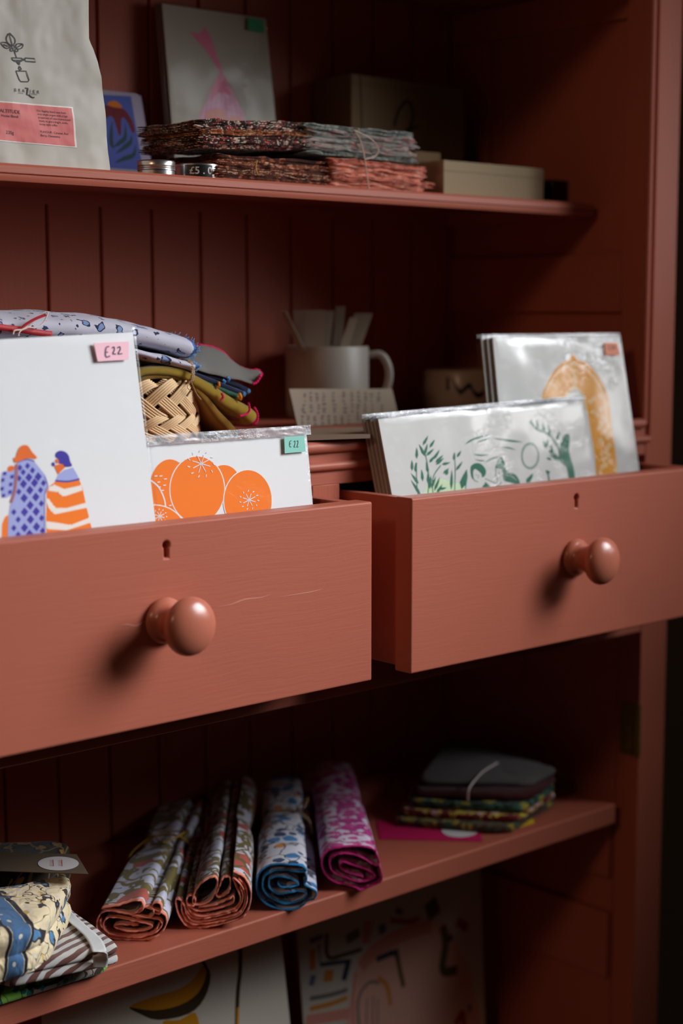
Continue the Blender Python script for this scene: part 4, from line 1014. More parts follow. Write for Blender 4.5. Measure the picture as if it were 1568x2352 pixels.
for q in ([(438, 874), (444, 888), (452, 905), (462, 918)], [(436, 876), (430, 890), (442, 900)]): b.tube(smooth_path(Yp(q, 1.099), 5), .0004, JUTE, 5)
b.build('twine_tie', nb)

# ---- mug with paper strips
CER = plain('speckled_stoneware', (0.33, 0.30, 0.26, 1), 0.45, bump=0.1, var=0.2)
mc = AY(751, 850, 1.262); mx, my = mc.x, 1.262; mr = .0435; mz = ZC + FL + .0002
mt = AY(752, 796, 1.262 - .02).z; mh = mt - mz
mug = thing('stoneware_mug', (mx, my, mz), 'grey stoneware mug holding paper strips, behind the small sign', 'mug')
b = MB(); b.lathe((mx, my, mz), (0, 0, 1), [(0.0001, 0), (mr - .004, 0), (mr - .001, .003), (mr, .010), (mr, mh - .002), (mr - .0012, mh), (mr - .0035, mh - .001), (mr - .0042, mh - .004), (mr - .0045, .008), (0.0001, .006)], CER, 56, False); b.build('mug_body', mug)
hd = Vector((RT.x, RT.y, 0)).normalized(); b = MB()
hp = [(mr - .002, mh - .010), (mr + .012, mh - .009), (mr + .020, mh - .020), (mr + .021, mh - .036), (mr + .014, mh - .052), (mr - .002, mh - .060)]
b.tube(smooth_path([Vector((mx, my, mz)) + hd * r + Vector((0, 0, z)) for r, z in hp], 8), .0042, CER, 12); b.build('handle', mug)
PSTR = plain('cream_paper_strip', (0.36, 0.29, 0.21, 1), 0.8, bump=0.1)
def strip(p0, p1, wpx, y, label, grp):
    a = AY(p0[0], p0[1], y); c = AY(p1[0], p1[1], y - .004); d = (a - c); top = a; 
    bot = c - d.normalized() * .035
    fl = (mz + .0075); k = (top.z - fl) / (top.z - bot.z); bot = top + (bot - top) * min(k, 1.5) if bot.z < fl else bot
    # keep the foot inside the mug
    off = Vector((bot.x - mx, bot.y - my, 0)); 
    if off.length > mr - .014: bot = Vector((mx, my, bot.z)) + off.normalized() * (mr - .014)
    ax = (top - bot) / 2; s = hd * (wpx / 2 * .000455); nn = ax.cross(s).normalized() * .0006
    b = MB(); b.obox((top + bot) / 2, ax, s, nn, PSTR)
    tag(b.build('paper_strip', None, smooth=False), label, 'paper strip', grp)
GP = 'paper strips in the mug'
for i, (p0, p1, wd, y, lb) in enumerate([((650, 715), (672, 790), 14, 1.250, 'thin cream paper strip leaning furthest left in the mug'), ((690, 712), (688, 795), 34, 1.272, 'cream paper strip at the back left of the mug'), ((722, 712), (714, 795), 44, 1.255, 'wide cream paper strip upright in the left half of the mug'), ((752, 714), (742, 795), 30, 1.262, 'cream paper strip standing in the middle of the mug'), ((782, 704), (774, 795), 22, 1.270, 'tallest cream paper strip in the mug'), ((812, 730), (790, 795), 18, 1.246, 'narrow paper strip leaning right in front of the widest one'), ((835, 720), (808, 795), 42, 1.258, 'wide cream paper strip leaning right at the edge of the mug')]):
    strip(p0, p1, wd, y, lb, GP)
# ---- small hand-lettered sign
SIGN = plain('buff_sign_card', (0.33, 0.27, 0.205, 1), 0.85, bump=0.1); FAINT = plain('faint_grey_lettering', (0.17, 0.145, 0.12, 1), 0.9)
plS = Plane((1.0, 1.168, ZC - .111), 0, 12)
qS = [plS.uv(664, 893), plS.uv(900, 893), None, None]; vb = plS.fromZ(-.1098)
qS[2] = (qS[1][0] + .004, vb); qS[3] = (qS[0][0] + .004, vb)
sg = MB(); slab_uv(sg, plS, qS, 0, -.0016, SIGN); rr = random.Random(8)
for row, yy in enumerate((912, 938, 964)):
    x = 700 - row * 3
    while x < 880:
        wd = rr.uniform(9, 15); hgt = 8
        for q in range(3):   # worn, unreadable brush marks
            yy2 = yy - hgt + q * hgt + rr.uniform(-2, 2); a_ = rr.uniform(.15, .45)
            art_stroke(sg, plS, [(x - wd * a_, yy2 + rr.uniform(-2, 2)), (x, yy2), (x + wd * rr.uniform(.1, .45), yy2 + rr.uniform(-3, 3))], FAINT, rr.uniform(.0012, .0026), .0004, 3, False, True)
        x += wd + (10 if rr.random() < .15 else 3)
tag(sg.build('sign_card', None, smooth=False), 'small buff card sign with three lines of faint lettering, leaning before the mug', 'sign')
# ---- flat leather-brown cards on the compartment floor
b = MB(); ft = [AZ(705, 1003, FL + .004), AZ(850, 998, FL + .004), AZ(850, 980, FL + .004), AZ(700, 985, FL + .004)]
b.add([p + Vector((0, 0, 0)) for p in ft] + [Vector((p.x, p.y, ZC + FL + .0008)) for p in ft], [(0, 1, 2, 3), (7, 6, 5, 4), (0, 4, 5, 1), (1, 5, 6, 2), (2, 6, 7, 3), (3, 7, 4, 0)], plain('brown_envelope', (0.20, 0.13, 0.085, 1), 0.6))
tag(b.build('brown_envelope', None, smooth=False), 'flat brown envelope lying on the compartment floor below the sign', 'envelope')
# ---- stoneware pot with a navy squiggle
NAVYG = plain('navy_glaze', (0.01, 0.013, 0.035, 1), 0.25)
px_, py_ = AY(1065, 900, 1.262).x, 1.262; pr = .045; ph_ = AY(1065, 851, 1.235).z - mz
pot = thing('stoneware_pot', (px_, py_, mz), 'buff stoneware pot with a navy wavy brush mark, left of the amber print', 'pot')
b = MB(); b.lathe((px_, py_, mz), (0, 0, 1), [(0.0001, 0), (pr - .004, 0), (pr - .001, .004), (pr, .012), (pr, ph_ - .002), (pr - .0015, ph_), (pr - .0035, ph_ - .001), (pr - .0045, .008), (0.0001, .006)], plain('buff_stoneware', (0.40, 0.32, 0.25, 1), 0.3, bump=0.05), 56, False); b.build('pot_body', pot)
b = MB(); va = math.atan2(-py_, -px_)
def pc_(u, z, r=pr + .0006): a = va + u; return Vector((px_ + r * cos(a), py_ + r * sin(a), z))
pts = [pc_((x - 1068) / 2150 / pr, AY(x, y, 1.235).z) for x, y in [(1042, 872), (1050, 890), (1060, 900), (1070, 892), (1082, 884), (1092, 900), (1104, 906), (1118, 898)]]
P = smooth_path(pts, 6); b.grid([[p + Vector((0, 0, .0030)), p - Vector((0, 0, .0030))] for p in P], NAVYG)
P = [pc_((1030 - 1068) / 2150 / pr, AY(1030, y, 1.235).z) for y in (868, 878, 888, 898)]; b.grid([[p + Vector((.0015, -.001, 0)), p - Vector((.0015, -.001, 0))] for p in P], NAVYG)
b.build('brush_mark', pot, angle=180)

# ================================================================== lower shelf
LS = -0.530
def slab_cloth(name, quad, z0, z1, m, label=None, cat='cloth', parent=None, layers=3, puff=.002, seed=0, r=.010, uvrot=0.0, sq=5.0, group=None, skew=(0, 0), wr=1.0, bulge=.0022):
    """folded cloth: rounded plan, soft bulging sides, one bulge per fold"""
    Q = [Vector((p[0], p[1])) for p in quad]   # FL, FR, BR, BL
    def bil(a, c): return (Q[0] * (1 - a) + Q[1] * a) * (1 - c) + (Q[3] * (1 - a) + Q[2] * a) * c
    cen = bil(.5, .5); W = (Q[1] - Q[0]).length; D = (Q[2] - Q[1]).length
    NA = 96; ring = []
    for k in range(NA):
        t = 2 * pi * k / NA; c_, s_ = cos(t), sin(t)
        x = abs(c_) ** (2 / sq) * (1 if c_ > 0 else -1); y = abs(s_) ** (2 / sq) * (1 if s_ > 0 else -1)
        ring.append((x * .5 + .5, y * .5 + .5))
    prof = [(1.0, 0.0, 0), (.6, 0, 0), (.25, 0, 0), (.07, 0, 0)]
    H = z1 - z0; h = H / layers
    for l in range(layers):
        for q in range(7):
            a = -pi / 2 + pi * q / 6
            prof.append((.012 + (1 - cos(a)) * .055 * 1.0, h * (l + .5 + .5 * sin(a) * .96), 1))
    prof += [(.12, H * 1.0, 2), (.22, H, 2), (.35, H, 2), (.5, H, 2), (.7, H, 2), (.86, H, 2), (1.0, H, 2)]
    G = []; UV = []
    ca, sa = cos(uvrot), sin(uvrot)
    for ins, z, kind in prof:
        row = []; ru = []
        for (a, c) in ring:
            a2 = .5 + (a - .5) * (1 - ins); c2 = .5 + (c - .5) * (1 - ins); p = bil(a2, c2)
            f = z / H
            wob = (nz3(p.x * 45 + seed, p.y * 45, z * 60) * .0018 + nz3(p.x * 120 + seed, p.y * 120, z * 200) * .0007) * wr
            zz = z0 + z + (puff * (1 - (2 * a2 - 1) ** 2) * (1 - (2 * c2 - 1) ** 2) + wob if kind == 2 else wob * .5 * f)
            dirv = (p - cen); dirv = dirv.normalized() if dirv.length > 1e-6 else Vector((0, 0))
            off = dirv * wob * (1.2 if kind == 1 else 0)
            X_ = p.x + off.x + skew[0] * f; Y_ = p.y + off.y + skew[1] * f
            row.append(Vector((X_, Y_, ZC + max(zz, z0))))
            # unfold the sides so that the pattern runs on
            ext = (H - z) if kind <= 1 else 0
            U = (p.x - cen.x) + dirv.x * ext; V = (p.y - cen.y) + dirv.y * ext
            ru.append((U * ca - V * sa + .5, U * sa + V * ca + .5))
        G.append(row); UV.append(ru)
    b = MB(); T = [list(c) for c in zip(*G)]; TU = [list(c) for c in zip(*UV)]
    b.grid(T, m, TU, closed_i=True)
    o = b.build(name, parent, angle=180)
    if label: tag(o, label, cat, group)
    return o
def q2(px, py, zr): v = AZ(px, py, zr); return (v.x, v.y)
# bottom cloth: dark taupe with lime scallops
LIME = fabric('taupe_lime_floral', srgb(142, 130, 118), [('blob', srgb(120, 176, 70), 26, .42, 1.2, .5), ('ring', srgb(60, 44, 36), 26, .44, 1.2, .5), ('flower', srgb(24, 112, 118), 110, .30, 3, .3), ('petal', srgb(224, 190, 176), 90, .16, 6, .2), ('line', srgb(52, 46, 44), 60, .018, 2, .4)])
f0, f1 = q2(0, 2292, LS), q2(258, 2246, LS)
slab_cloth('folded_cloth', [(f0[0] - .06, 1.050), (0.7005, 1.046), (0.7050, 1.16), (f0[0] - .06, 1.18)], LS + .0004, LS + .0175, LIME, 'taupe cloth with lime green floral border, lowest in the pile at the left shelf edge', layers=2, sq=14, seed=3, puff=.0005)
# striped cloth with ribbon
STR = fabric('brown_stripe_cotton', srgb(228, 224, 220), [('stripey', srgb(124, 84, 76), 31, .52, 1.0, .25)], bump=.7, wrinkle=.15)
z0_, z1_ = LS + .0182, LS + .0350
A1, A2, A3 = q2(264, 2165, z1_), q2(150, 2078, z1_), q2(70, 2240, z0_ + .008)
sc = thing('folded_cloth', (0.66, 1.10, ZC + z0_), 'brown and white striped cloth bound with white ribbon, on top of the taupe cloth', 'cloth')
SQ = [(A3[0] - .015, A3[1] + .004), (A1[0] + .002, A1[1] - .006), (A2[0] + .004, A2[1] + .002), (A2[0] - .125, A2[1] - .012)]
slab_cloth('striped_cotton', SQ, z0_, z1_, STR, parent=sc, layers=2, sq=16, seed=8, puff=.001, uvrot=-.30, r=.006)
RIB = plain('white_ribbon', srgb(206, 206, 206), 0.6, bump=0.3, bscale=1800)
b = MB(); rp = [AZ(x, y, z1_ + .0016) for x, y in [(140, 2085), (160, 2105), (185, 2128), (208, 2148), (222, 2168)]] + [AZ(229, 2190, z1_ - .002), AZ(231, 2208, z1_ - .010), AZ(229, 2222, z1_ - .0155)]
P = smooth_path(rp, 7); RW = [(P[min(i + 1, len(P) - 1)] - P[max(i - 1, 0)]).cross(Vector((.35, .6, 1))).normalized() for i in range(len(P))]
b.grid([[p + RW[i] * (.0058 * k / 3) + Vector((0, 0, .0005 * nz3(i * .3, k))) for k in range(-3, 4)] for i, p in enumerate(P)], RIB); b.build('ribbon', sc, angle=180, thick=.0006)
# cream and blue paisley cloth, soft and rumpled
PAIS = fabric('cream_blue_paisley', srgb(232, 214, 176), [('leaf', srgb(206, 172, 104), 34, .62, 4.4, .6), ('blob', srgb(88, 134, 176), 40, .30, 2.5, 1.6), ('ring', srgb(56, 48, 50), 40, .33, 2.5, 1.6), ('line', srgb(74, 62, 54), 26, .012, 5.5, 1.4), ('band', srgb(72, 108, 148), 1, (.513, .530), 0), ('flower', srgb(214, 206, 190), 90, .22, 4, .2), ('band', srgb(36, 32, 40), 1, (.5095, .5125), 0), ('band', srgb(36, 32, 40), 1, (.5305, .5345), 0)], bump=.3, wrinkle=.8)
T1, T2, T3 = q2(165, 2015, -.462), q2(78, 2165, -.470), q2(70, 2235, LS + .036)
ps = thing('folded_cloth', (0.60, 1.12, ZC + z1_), 'rumpled cream and blue paisley cloth on top of the striped one', 'cloth')
slab_cloth('paisley_cotton', [(T2[0] - .13, T2[1] + .010), (T2[0] + .004, T2[1] - .004), (T1[0] + .006, T1[1]), (T1[0] - .15, T1[1] + .02)], z1_ + .0012, z1_ + .0370, PAIS, parent=ps, layers=2, sq=7, seed=15, puff=.006, wr=2.4, uvrot=.15)
# dark cloth with kraft band above/behind it
DKC = fabric('dark_ochre_block_print', srgb(46, 40, 34), [('blob', srgb(150, 110, 50), 50, .36, 9, .5), ('ring', srgb(16, 16, 22), 50, .33, 9, .5), ('line', srgb(120, 96, 60), 34, .03, 3, .3)])
D1, D2 = q2(178, 1925, -.452), q2(182, 1966, -.452)
dk = thing('folded_cloth', (0.70, 1.25, ZC + LS), 'dark ochre patterned cloth with a kraft paper band, behind the paisley cloth', 'cloth')
slab_cloth('dark_cotton', [(D2[0] - .19, D2[1] + .014), (D2[0] - .016, D2[1] + .012), (D1[0] - .004, min(D1[1], 1.312)), (D1[0] - .20, 1.312)], LS + .0004, -.4535, DKC, parent=dk, layers=4, sq=12, seed=21, puff=.001)
KR = plain('brown_kraft_band', (0.115, 0.082, 0.055, 1), 0.85, bump=.1); LAB = plain('white_round_label', srgb(206, 202, 204), 0.6); REDT = plain('red_label_print', srgb(196, 70, 60), 0.7)
kp = [AZ(-40, 1956, -.4505), AZ(176, 1962, -.4500), AZ(203, 2007, -.4480), AZ(-40, 1999, -.4485)]
plKr = Plane(kp[2], 0, 0); U_ = (kp[3] - kp[2]).normalized() * -1; Vv = (kp[1] - kp[2]); Nn = U_.cross(Vv).normalized(); Nn = Nn if Nn.z > 0 else -Nn; Vv = Nn.cross(U_).normalized()
class Flat:
    def __init__(s, o, u, v, n): s.o, s.u, s.v, s.n = o, u, v, n
    uv = Plane.uv; P = Plane.P
flk = Flat(kp[2], U_, Vv, Nn)
b = MB(); b.add([flk.P(*flk.uv(x, y), w_) for w_ in (0, -.0005) for x, y in [(-40, 1956), (176, 1962), (203, 2007), (-40, 1999)]], [(0, 1, 2, 3), (7, 6, 5, 4), (0, 4, 5, 1), (1, 5, 6, 2), (2, 6, 7, 3), (3, 7, 4, 0)], KR); kb = b.build('kraft_band', dk, smooth=False)
b = MB(); art_poly(b, flk, ell(134, 1984, 47, 16, 32), LAB, .0003)
for x in (117, 137):
    for k in range(5): art_stroke(b, flk, [(x - 3, 1977 + k * 3), (x + 4, 1978 + k * 3)], REDT, .0005, .0005, 0)
    art_stroke(b, flk, [(x + 5, 1976), (x + 6, 1991)], REDT, .0004, .0005, 0)
b.build('round_label', kb, smooth=False)

# ---- rolled cloths
def roll(label, front, back, paths, m, L=None, seed=0, pinch=.12, tie=None, name='rolled_cloth', th=.0011, drop=0.0, inner=None):
    """paths: lists of (a,b) in metres on the front end face (a to the right, b up)"""
    fo = Vector((front[0], front[1], ZC + LS)); d = Vector((back[0] - front[0], back[1] - front[1], 0)); L = L or d.length; d.normalize()
    ra = Vector((d.y, -d.x, 0)); t = thing(name, fo + d * L * .5, label, 'rolled cloth')
    b = MB()
    for pi_, (pts, closed) in enumerate(paths):
        sp = smooth_path(pts, 6, closed)
        if closed: sp.append(sp[0])
        G = []; UV = []; s_ = 0
        for i, p in enumerate(sp):
            if i: s_ += (sp[i] - sp[i - 1]).length
            r = []; ru = []
            for j in range(31):
                q = j / 30; pk = 1 - pinch * math.exp(-((q - .62) / .12) ** 2) - .10 * q
                e = .0022 * nz3(s_ * 300, seed, 1) * max(0, 1 - q * 14) + .0030 * nz3(s_ * 60 + seed, 2) * max(0, 1 - q * 5)
                wx = .0012 * nz3(q * 5, s_ * 50, seed) ; wz = .0012 * nz3(q * 5 + 9, s_ * 50, seed)
                a_, b_ = p.x * pk + wx * min(1, q * 6), max(p.y * pk + wz * min(1, q * 6), .0007)
                b_ += 0
                r.append(fo + d * (L * q + e) + ra * a_ + Vector((0, 0, b_))); ru.append((s_ + pi_ * .2, L * q))
            G.append(r); UV.append(ru)
        b.grid(G, m, UV)
    b.build('rolled_sheet', t, angle=180, thick=th)
    if tie:
        b = MB(); q = .62; pts = smooth_path(paths[0][0] if not tie.get('hull') else tie['hull'], 6, True)
        c = fo + d * L * q
        b.tube([c + ra * p.x * .92 + Vector((0, 0, max(p.y * .92, .001))) for p in smooth_path(tie['hull'], 6, True)], tie['r'], tie['m'], 6, True)
        if 'bow' in tie:
            for bw in tie['bow']: b.tube(smooth_path([c + ra * x + Vector((0, 0, z)) + d * y for x, y, z in bw], 6), tie['r'] * .8, tie['m'], 6)
        b.build('raffia_tie', t)
    return t
def spiral(cx, cy, rx, ry, turns, gap, a0=90, wob=.0, seed=0, flat=0, n=22):
    pts = []; N = int(turns * n)
    for k in range(N + 1):
        t = k / n; a = radians(a0) + 2 * pi * t; kx = rx - gap * t; ky = ry - gap * t * .9
        w_ = 1 + wob * nz3(a * .9, seed, t)
        x = cx + kx * cos(a) * w_; y = cy + ky * sin(a) * w_
        pts.append((x, max(y, .0012 + gap * t)))
    return pts
PXM = .00034
def face(pts, cx, by, k=PXM): return [((x - cx) * k, (by - y) * k * 1.05) for x, y in pts]
CORE = srgb(255, 160, 136)
LEAF1 = fabric('olive_coral_leaf_print', srgb(206, 208, 226), [('leaf', srgb(122, 108, 62), 38, .54, 2, .8), ('line', srgb(128, 112, 66), 22, .05, 6, 1.0), ('blob', srgb(190, 96, 84), 24, .30, 5, .7)], edge=CORE, edgew=.0048)
LEAF2 = fabric('olive_coral_leaf_print_b', srgb(210, 210, 224), [('leaf', srgb(118, 104, 60), 42, .52, 11, .8), ('blob', srgb(186, 88, 78), 26, .33, 15, .7), ('line', srgb(110, 96, 56), 26, .04, 3, 1.0)], edge=CORE, edgew=.0048)
BLUR = fabric('blue_white_floral', srgb(214, 214, 224), [('blob', srgb(36, 60, 100), 60, .34, 3, .6), ('flower', srgb(60, 130, 186), 44, .30, 7, .5), ('flower', srgb(214, 134, 50), 30, .20, 9, .3), ('line', srgb(70, 74, 90), 30, .02, 4, .8)], edge=srgb(40, 130, 186), edgew=.0028)
MAG = fabric('magenta_white_print', srgb(226, 214, 232), [('leaf', srgb(186, 50, 140), 46, .50, 6, .7), ('blob', srgb(206, 70, 150), 60, .33, 2, .5)], edge=srgb(206, 44, 130), edgew=.0035)
# roll 1
c1 = (312, 2142)
r1 = [(face([(352, 2060), (392, 2072), (402, 2095), (388, 2122), (350, 2139), (300, 2141), (250, 2134), (228, 2112), (232, 2085), (252, 2070), (290, 2074), (340, 2082), (385, 2092), (388, 2108), (360, 2126), (300, 2131), (255, 2124), (243, 2104), (258, 2086), (300, 2090), (350, 2098), (366, 2108), (340, 2118), (295, 2116), (270, 2108), (290, 2102), (330, 2106)], *c1), False),
      (face([(240, 2064), (285, 2055), (330, 2043), (345, 2052), (340, 2068), (310, 2076), (270, 2070)], *c1), True),
      (face([(335, 2066), (355, 2058), (370, 2064), (368, 2080), (345, 2086), (318, 2080)], *c1), True),
      (face([(368, 2052), (384, 2048), (390, 2062), (384, 2076), (370, 2070)], *c1), True)]
YT = plain('yellow_raffia', srgb(190, 150, 60), 0.7, bump=.4)
r1.insert(1, (face([(236, 2092), (240, 2110), (262, 2127), (300, 2134), (345, 2131), (372, 2118), (384, 2100)], *c1), False))
roll('rolled cloth with olive and coral leaf print, left one of two, tied with yellow raffia', (0.748, 1.092), (0.93, 1.275), r1, LEAF1, L=.298, seed=3, pinch=.22,
     tie=dict(hull=[(-.026, .014), (-.010, .032), (.015, .033), (.030, .018), (.024, .003), (-.02, .002)], r=.0011, m=YT, bow=[[(-.01, 0, .031), (.004, -.03, .034), (.020, -.004, .036), (-.005, 0, .034)], [(-.01, 0, .031), (-.028, -.02, .020), (-.034, -.055, .006)]]))
# roll 2
c2 = (495, 2140)
r2_ = [(face([(548, 1998), (575, 2012), (592, 2045), (588, 2085), (570, 2112), (535, 2124), (490, 2133), (450, 2140), (425, 2128), (408, 2100), (402, 2072), (410, 2064), (424, 2082), (430, 2105), (452, 2122), (495, 2118), (540, 2110), (570, 2092), (578, 2060), (568, 2030), (548, 2012), (556, 2036), (566, 2064), (556, 2088), (520, 2100), (470, 2108), (440, 2098), (430, 2078), (445, 2090), (470, 2096), (510, 2088), (545, 2076), (548, 2058), (535, 2066), (500, 2080), (460, 2086)], *c2), False),
       (face([(446, 2075), (450, 2050), (470, 2022), (498, 2010), (508, 2020), (504, 2045), (490, 2068), (465, 2080)], *c2), True),
       (face([(515, 2030), (522, 2014), (538, 2012), (541, 2030), (534, 2050), (515, 2060), (505, 2055)], *c2), True),
       (face([(432, 2078), (430, 2064), (440, 2056), (452, 2066), (448, 2080)], *c2), True)]
r2_.insert(1, (face([(416, 2078), (420, 2104), (440, 2126), (490, 2126), (535, 2117), (566, 2103), (582, 2072), (580, 2040), (562, 2015)], *c2), False))
r2_.insert(2, (face([(426, 2088), (446, 2112), (495, 2110), (538, 2100), (560, 2090), (572, 2062), (566, 2036)], *c2), False))
roll('rolled cloth with olive and coral leaf print, right one of two, thick coral-edged folds', (0.8155, 1.066), (0.99, 1.27), r2_, LEAF2, L=.312, seed=7, pinch=.15)
c3 = (670, 2095)
r3 = [(face([(715, 1990), (724, 2015), (718, 2030), (748, 2046), (742, 2066), (726, 2072), (700, 2090), (655, 2092), (615, 2076), (594, 2048), (594, 2010), (612, 1985), (650, 1975), (700, 1978), (722, 1992), (700, 1996), (650, 1990), (615, 2005), (608, 2035), (628, 2062), (668, 2078), (710, 2068), (722, 2050), (690, 2046), (650, 2052), (625, 2034), (630, 2012), (660, 2008), (690, 2018), (700, 2030), (660, 2034), (648, 2026)], *c3), False)]
roll('rolled cloth in blue and white floral print with blue hem, right of the coral-edged rolls', (0.8905, 1.056), (1.02, 1.21), r3, BLUR, L=.285, seed=12, pinch=.14,
     tie=dict(hull=[(-.026, .014), (-.018, .036), (.012, .038), (.026, .020), (.018, .004), (-.02, .002)], r=.0011, m=JUTE, bow=[[(.010, 0, .037), (.018, -.01, .042), (.022, .01, .046), (.012, 0, .040)], [(.010, 0, .037), (.022, -.02, .034), (.026, -.03, .022)]]))
c4 = (806, 2042)
r4 = [(face([(874, 1935), (880, 1962), (892, 2005), (884, 2022), (850, 2036), (838, 2044), (815, 2030), (770, 2020), (740, 2000), (728, 1968), (738, 1940), (770, 1926), (820, 1924), (866, 1932), (884, 1966), (872, 1975), (830, 1950), (780, 1942), (752, 1958), (756, 1988), (790, 2006), (840, 2018), (872, 2008), (860, 1992), (820, 1976), (785, 1964), (778, 1978), (800, 1994), (840, 2004)], *c4), False)]
roll('rolled cloth in magenta and white print, rightmost of the rolls', (0.966, 1.054), (1.11, 1.235), r4, MAG, L=.300, seed=17, pinch=.08)

# ---- folded napkins at the right of the lower shelf
WHT = solid('white_linen', (120, 112, 110), (160, 140, 50)); MARO = solid('maroon_print_linen', (90, 24, 30), (200, 60, 80)); DGRN = floral('dark_green_print', srgb(30, 52, 44), [srgb(150, 136, 40), srgb(60, 100, 84)], 44, srgb(60, 130, 110), 3); RDP = floral('red_print', srgb(110, 24, 36), [srgb(200, 160, 160), srgb(196, 180, 60)], 70, srgb(190, 50, 80), 6)
MUL = floral('mixed_print', srgb(70, 46, 34), [srgb(150, 126, 40), srgb(50, 76, 60), srgb(140, 60, 60)], 44, srgb(200, 160, 150), 9)
ns = thing('napkin_stack', (1.20, 1.12, ZC + LS), 'stack of patterned napkins topped by a white one, right end of the lower shelf', 'napkins')
lay = [(MUL, 0, .004, .0085), (RDP, .004, .0, .0075), (DGRN, .000, .0, .0085), (MARO, -.004, .003, .0085), (WHT, -.002, .004, .0060)]
zc_ = LS + .0005
for k, (m, dx, dy, h) in enumerate(lay):
    zt_ = zc_ + h
    a = q2(890 + 16 * k, 1880 - 22 * k, zt_); c = q2(1196 + 6 * k, 1908 - 28 * k, zt_); e = q2(1285, 1830 - 17 * k, zt_); g = q2(1030, 1752 - 16 * k, zt_)
    cl = lambda p: (min(p[0], 1.352), min(max(p[1], 1.060), 1.308))
    slab_cloth('folded_napkin', [cl(a), cl(c), cl(e), cl(g)], zc_, zt_, m, parent=ns, layers=1, sq=9, seed=30 + k, puff=.003 if k == 4 else .0008, wr=1.2, uvrot=.4)
    zc_ = zt_ + .0006
b = MB(); b.tube(smooth_path([AZ(x, y, z) for x, y, z in ((1142, 1752, -.480), (1110, 1772, -.4835), (1088, 1795, -.484), (1076, 1815, -.488), (1074, 1838, -.500))], 8), .0009, WT, 6); b.build('string_tie', ns)
# pink tag
PKT = plain('magenta_card', srgb(190, 14, 84), 0.6)
tg = thing('gift_tag', (1.1, 1.10, ZC + LS), 'magenta card tag with a white oval label, lying in front of the napkin stack', 'tag')
tq = [AZ(x, y, LS + .0009) for x, y in [(865, 1884), (1100, 1901), (1108, 1932), (872, 1927)]]
b = MB(); b.add(tq + [p - Vector((0, 0, .0006)) for p in tq], [(0, 1, 2, 3), (7, 6, 5, 4), (0, 4, 5, 1), (1, 5, 6, 2), (2, 6, 7, 3), (3, 7, 4, 0)], PKT); tb_ = b.build('tag_card', tg, smooth=False)
fl_ = Flat(tq[0], Vector((1, 0, 0)), Vector((0, 1, 0)), Vector((0, 0, 1)))
b = MB(); art_poly(b, fl_, ell(1056, 1908, 42, 16, 32), LAB, .0004); b.build('oval_label', tg, smooth=False)
# yellow scrap
b = MB(); ye = [AZ(x, y, LS + .0012) for x, y in [(1188, 1900), (1226, 1888), (1222, 1876), (1190, 1888)]]
b.add(ye + [p - Vector((0, 0, .0010)) for p in ye], [(0, 1, 2, 3), (7, 6, 5, 4), (0, 4, 5, 1), (1, 5, 6, 2), (2, 6, 7, 3), (3, 7, 4, 0)], plain('yellow_felt', srgb(226, 190, 20), 0.9)); b.build('yellow_corner', ns, smooth=False)

# ================================================================== prints standing in the lowest compartment
BS = -0.9245
DIMP = plain('ivory_paper', (0.62, 0.56, 0.47, 1), 0.8)
YEL = plain('banana_yellow_ink', srgb(206, 140, 24), 0.7); BRN = plain('banana_brown_ink', srgb(66, 50, 30), 0.7)
plN = Plane((0.85, 1.170, ZC - .60), 0, 5)
qN = print_frame(plN, (90, 2200), (97, 2352), (640, 2100), (666, 2352), BS)
def artN(b, pl):
    Z = Zm(200, 1950, 1.6505)
    art_poly(b, pl, Z([(160, 600), (250, 560), (350, 530), (405, 490), (440, 440), (452, 480), (430, 560), (350, 600), (250, 618)]), YEL, .0002, 3)
    art_poly(b, pl, Z([(160, 600), (250, 612), (350, 592), (420, 545), (452, 470), (430, 425), (415, 360), (425, 350), (445, 425), (468, 480), (445, 565), (385, 625), (270, 648), (200, 625)]), BRN, .0004, 3)
    art_poly(b, pl, Z([(285, 655), (350, 648), (410, 620), (420, 700), (330, 720)]), YEL, .0003, 3)
    art_stroke(b, pl, Z([(578, 330), (580, 450), (570, 560), (566, 740)]), BRN, .0050, .0002)
    art_stroke(b, pl, Z([(572, 600), (568, 740)]), YEL, .0030, .0004, 0)
bn = make_print('large ivory print of bananas standing below the lower shelf', plN, qN, art=artN, paper=DIMP, slv=False, thick=.004, board=plain('dark_grey_board', (0.10, 0.085, 0.07, 1), 0.9))
behind(bn, plN, 2, .0052, ['print directly behind the large banana print', 'rearmost print behind the large banana print'], None, .004, .001)
plR = Plane((1.1, 1.225, ZC - .62), 0, 3)
qR = print_frame(plR, (680, 2100), (697, 2352), (1103, 1980), (1114, 2352), BS)
RM = {k: plain('abstract_%s_ink' % k, srgb(*c), 0.75) for k, c in dict(blue=(104, 108, 140), orange=(206, 132, 50), rose=(214, 140, 124), red=(170, 60, 60), olive=(96, 84, 40), navy=(60, 62, 90), blush=(222, 168, 150), grey=(120, 112, 110)).items()}
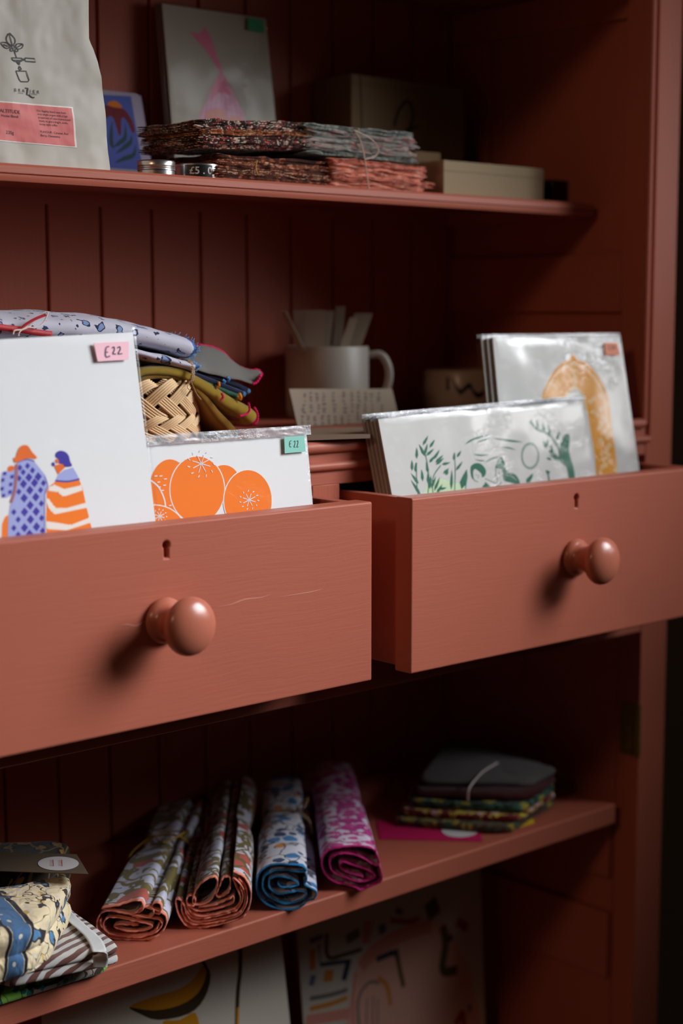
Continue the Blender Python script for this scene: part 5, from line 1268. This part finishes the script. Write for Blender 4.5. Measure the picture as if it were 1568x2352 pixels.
def artR(b, pl):
    Z = Zm(660, 2000, 3.336)
    art_poly(b, pl, Z([(520, 1300), (500, 900), (560, 700), (760, 520), (1000, 400), (1200, 400), (1330, 620), (1420, 900), (1430, 1300)]), RM['blush'], .0001, 3)
    for s, c, wd in [([(170, 540), (270, 500)], 'blue', .010), ([(190, 600), (190, 760)], 'orange', .016), ([(240, 560), (250, 720)], 'blue', .004), ([(300, 480), (310, 660), (440, 640), (570, 600)], 'olive', .009), ([(450, 530), (550, 470)], 'grey', .020), ([(620, 380), (600, 560)], 'rose', .022), ([(700, 460), (750, 430)], 'blue', .020), ([(790, 380), (930, 390), (1010, 360)], 'red', .010), ([(830, 300), (880, 320)], 'blue', .012), ([(1090, 230), (1130, 350)], 'olive', .036), ([(1190, 420), (1210, 560), (1190, 760), (1300, 760)], 'olive', .020), ([(1300, 390), (1380, 440)], 'red', .020), ([(1230, 510), (1260, 520)], 'navy', .014), ([(250, 720), (480, 690)], 'navy', .008), ([(320, 760), (310, 850)], 'orange', .024), ([(470, 680), (430, 840)], 'navy', .014), ([(200, 800), (180, 880)], 'blue', .014),
                     ([(170, 980), (330, 950), (460, 910)], 'grey', .009), ([(170, 1060), (330, 1020), (460, 970)], 'orange', .010), ([(140, 1150), (480, 1090)], 'rose', .022), ([(560, 740), (680, 600), (900, 480), (1100, 420)], 'rose', .030), ([(680, 680), (800, 630), (840, 640)], 'navy', .012), ([(830, 600), (860, 760), (890, 890)], 'olive', .011), ([(690, 820), (760, 880), (790, 1030)], 'orange', .010), ([(560, 1300), (540, 1000), (620, 860), (700, 860)], 'grey', .006), ([(600, 1300), (610, 980)], 'grey', .003), ([(650, 1300), (655, 960)], 'grey', .003), ([(690, 1300), (690, 980)], 'grey', .003), ([(510, 1300), (500, 1000), (520, 780)], 'rose', .008), ([(1290, 1180), (1340, 1090), (1350, 1250)], 'red', .014), ([(1390, 1020), (1400, 1080)], 'blue', .010)]:
        art_stroke(b, pl, Z(s), RM[c], wd * .55, .0003 + .00005 * (len(s) % 4), 5)
make_print('large abstract print of arches and colour blocks, right of the banana print', plR, qR, art=artR, paper=DIMP, slv=False, thick=.003)
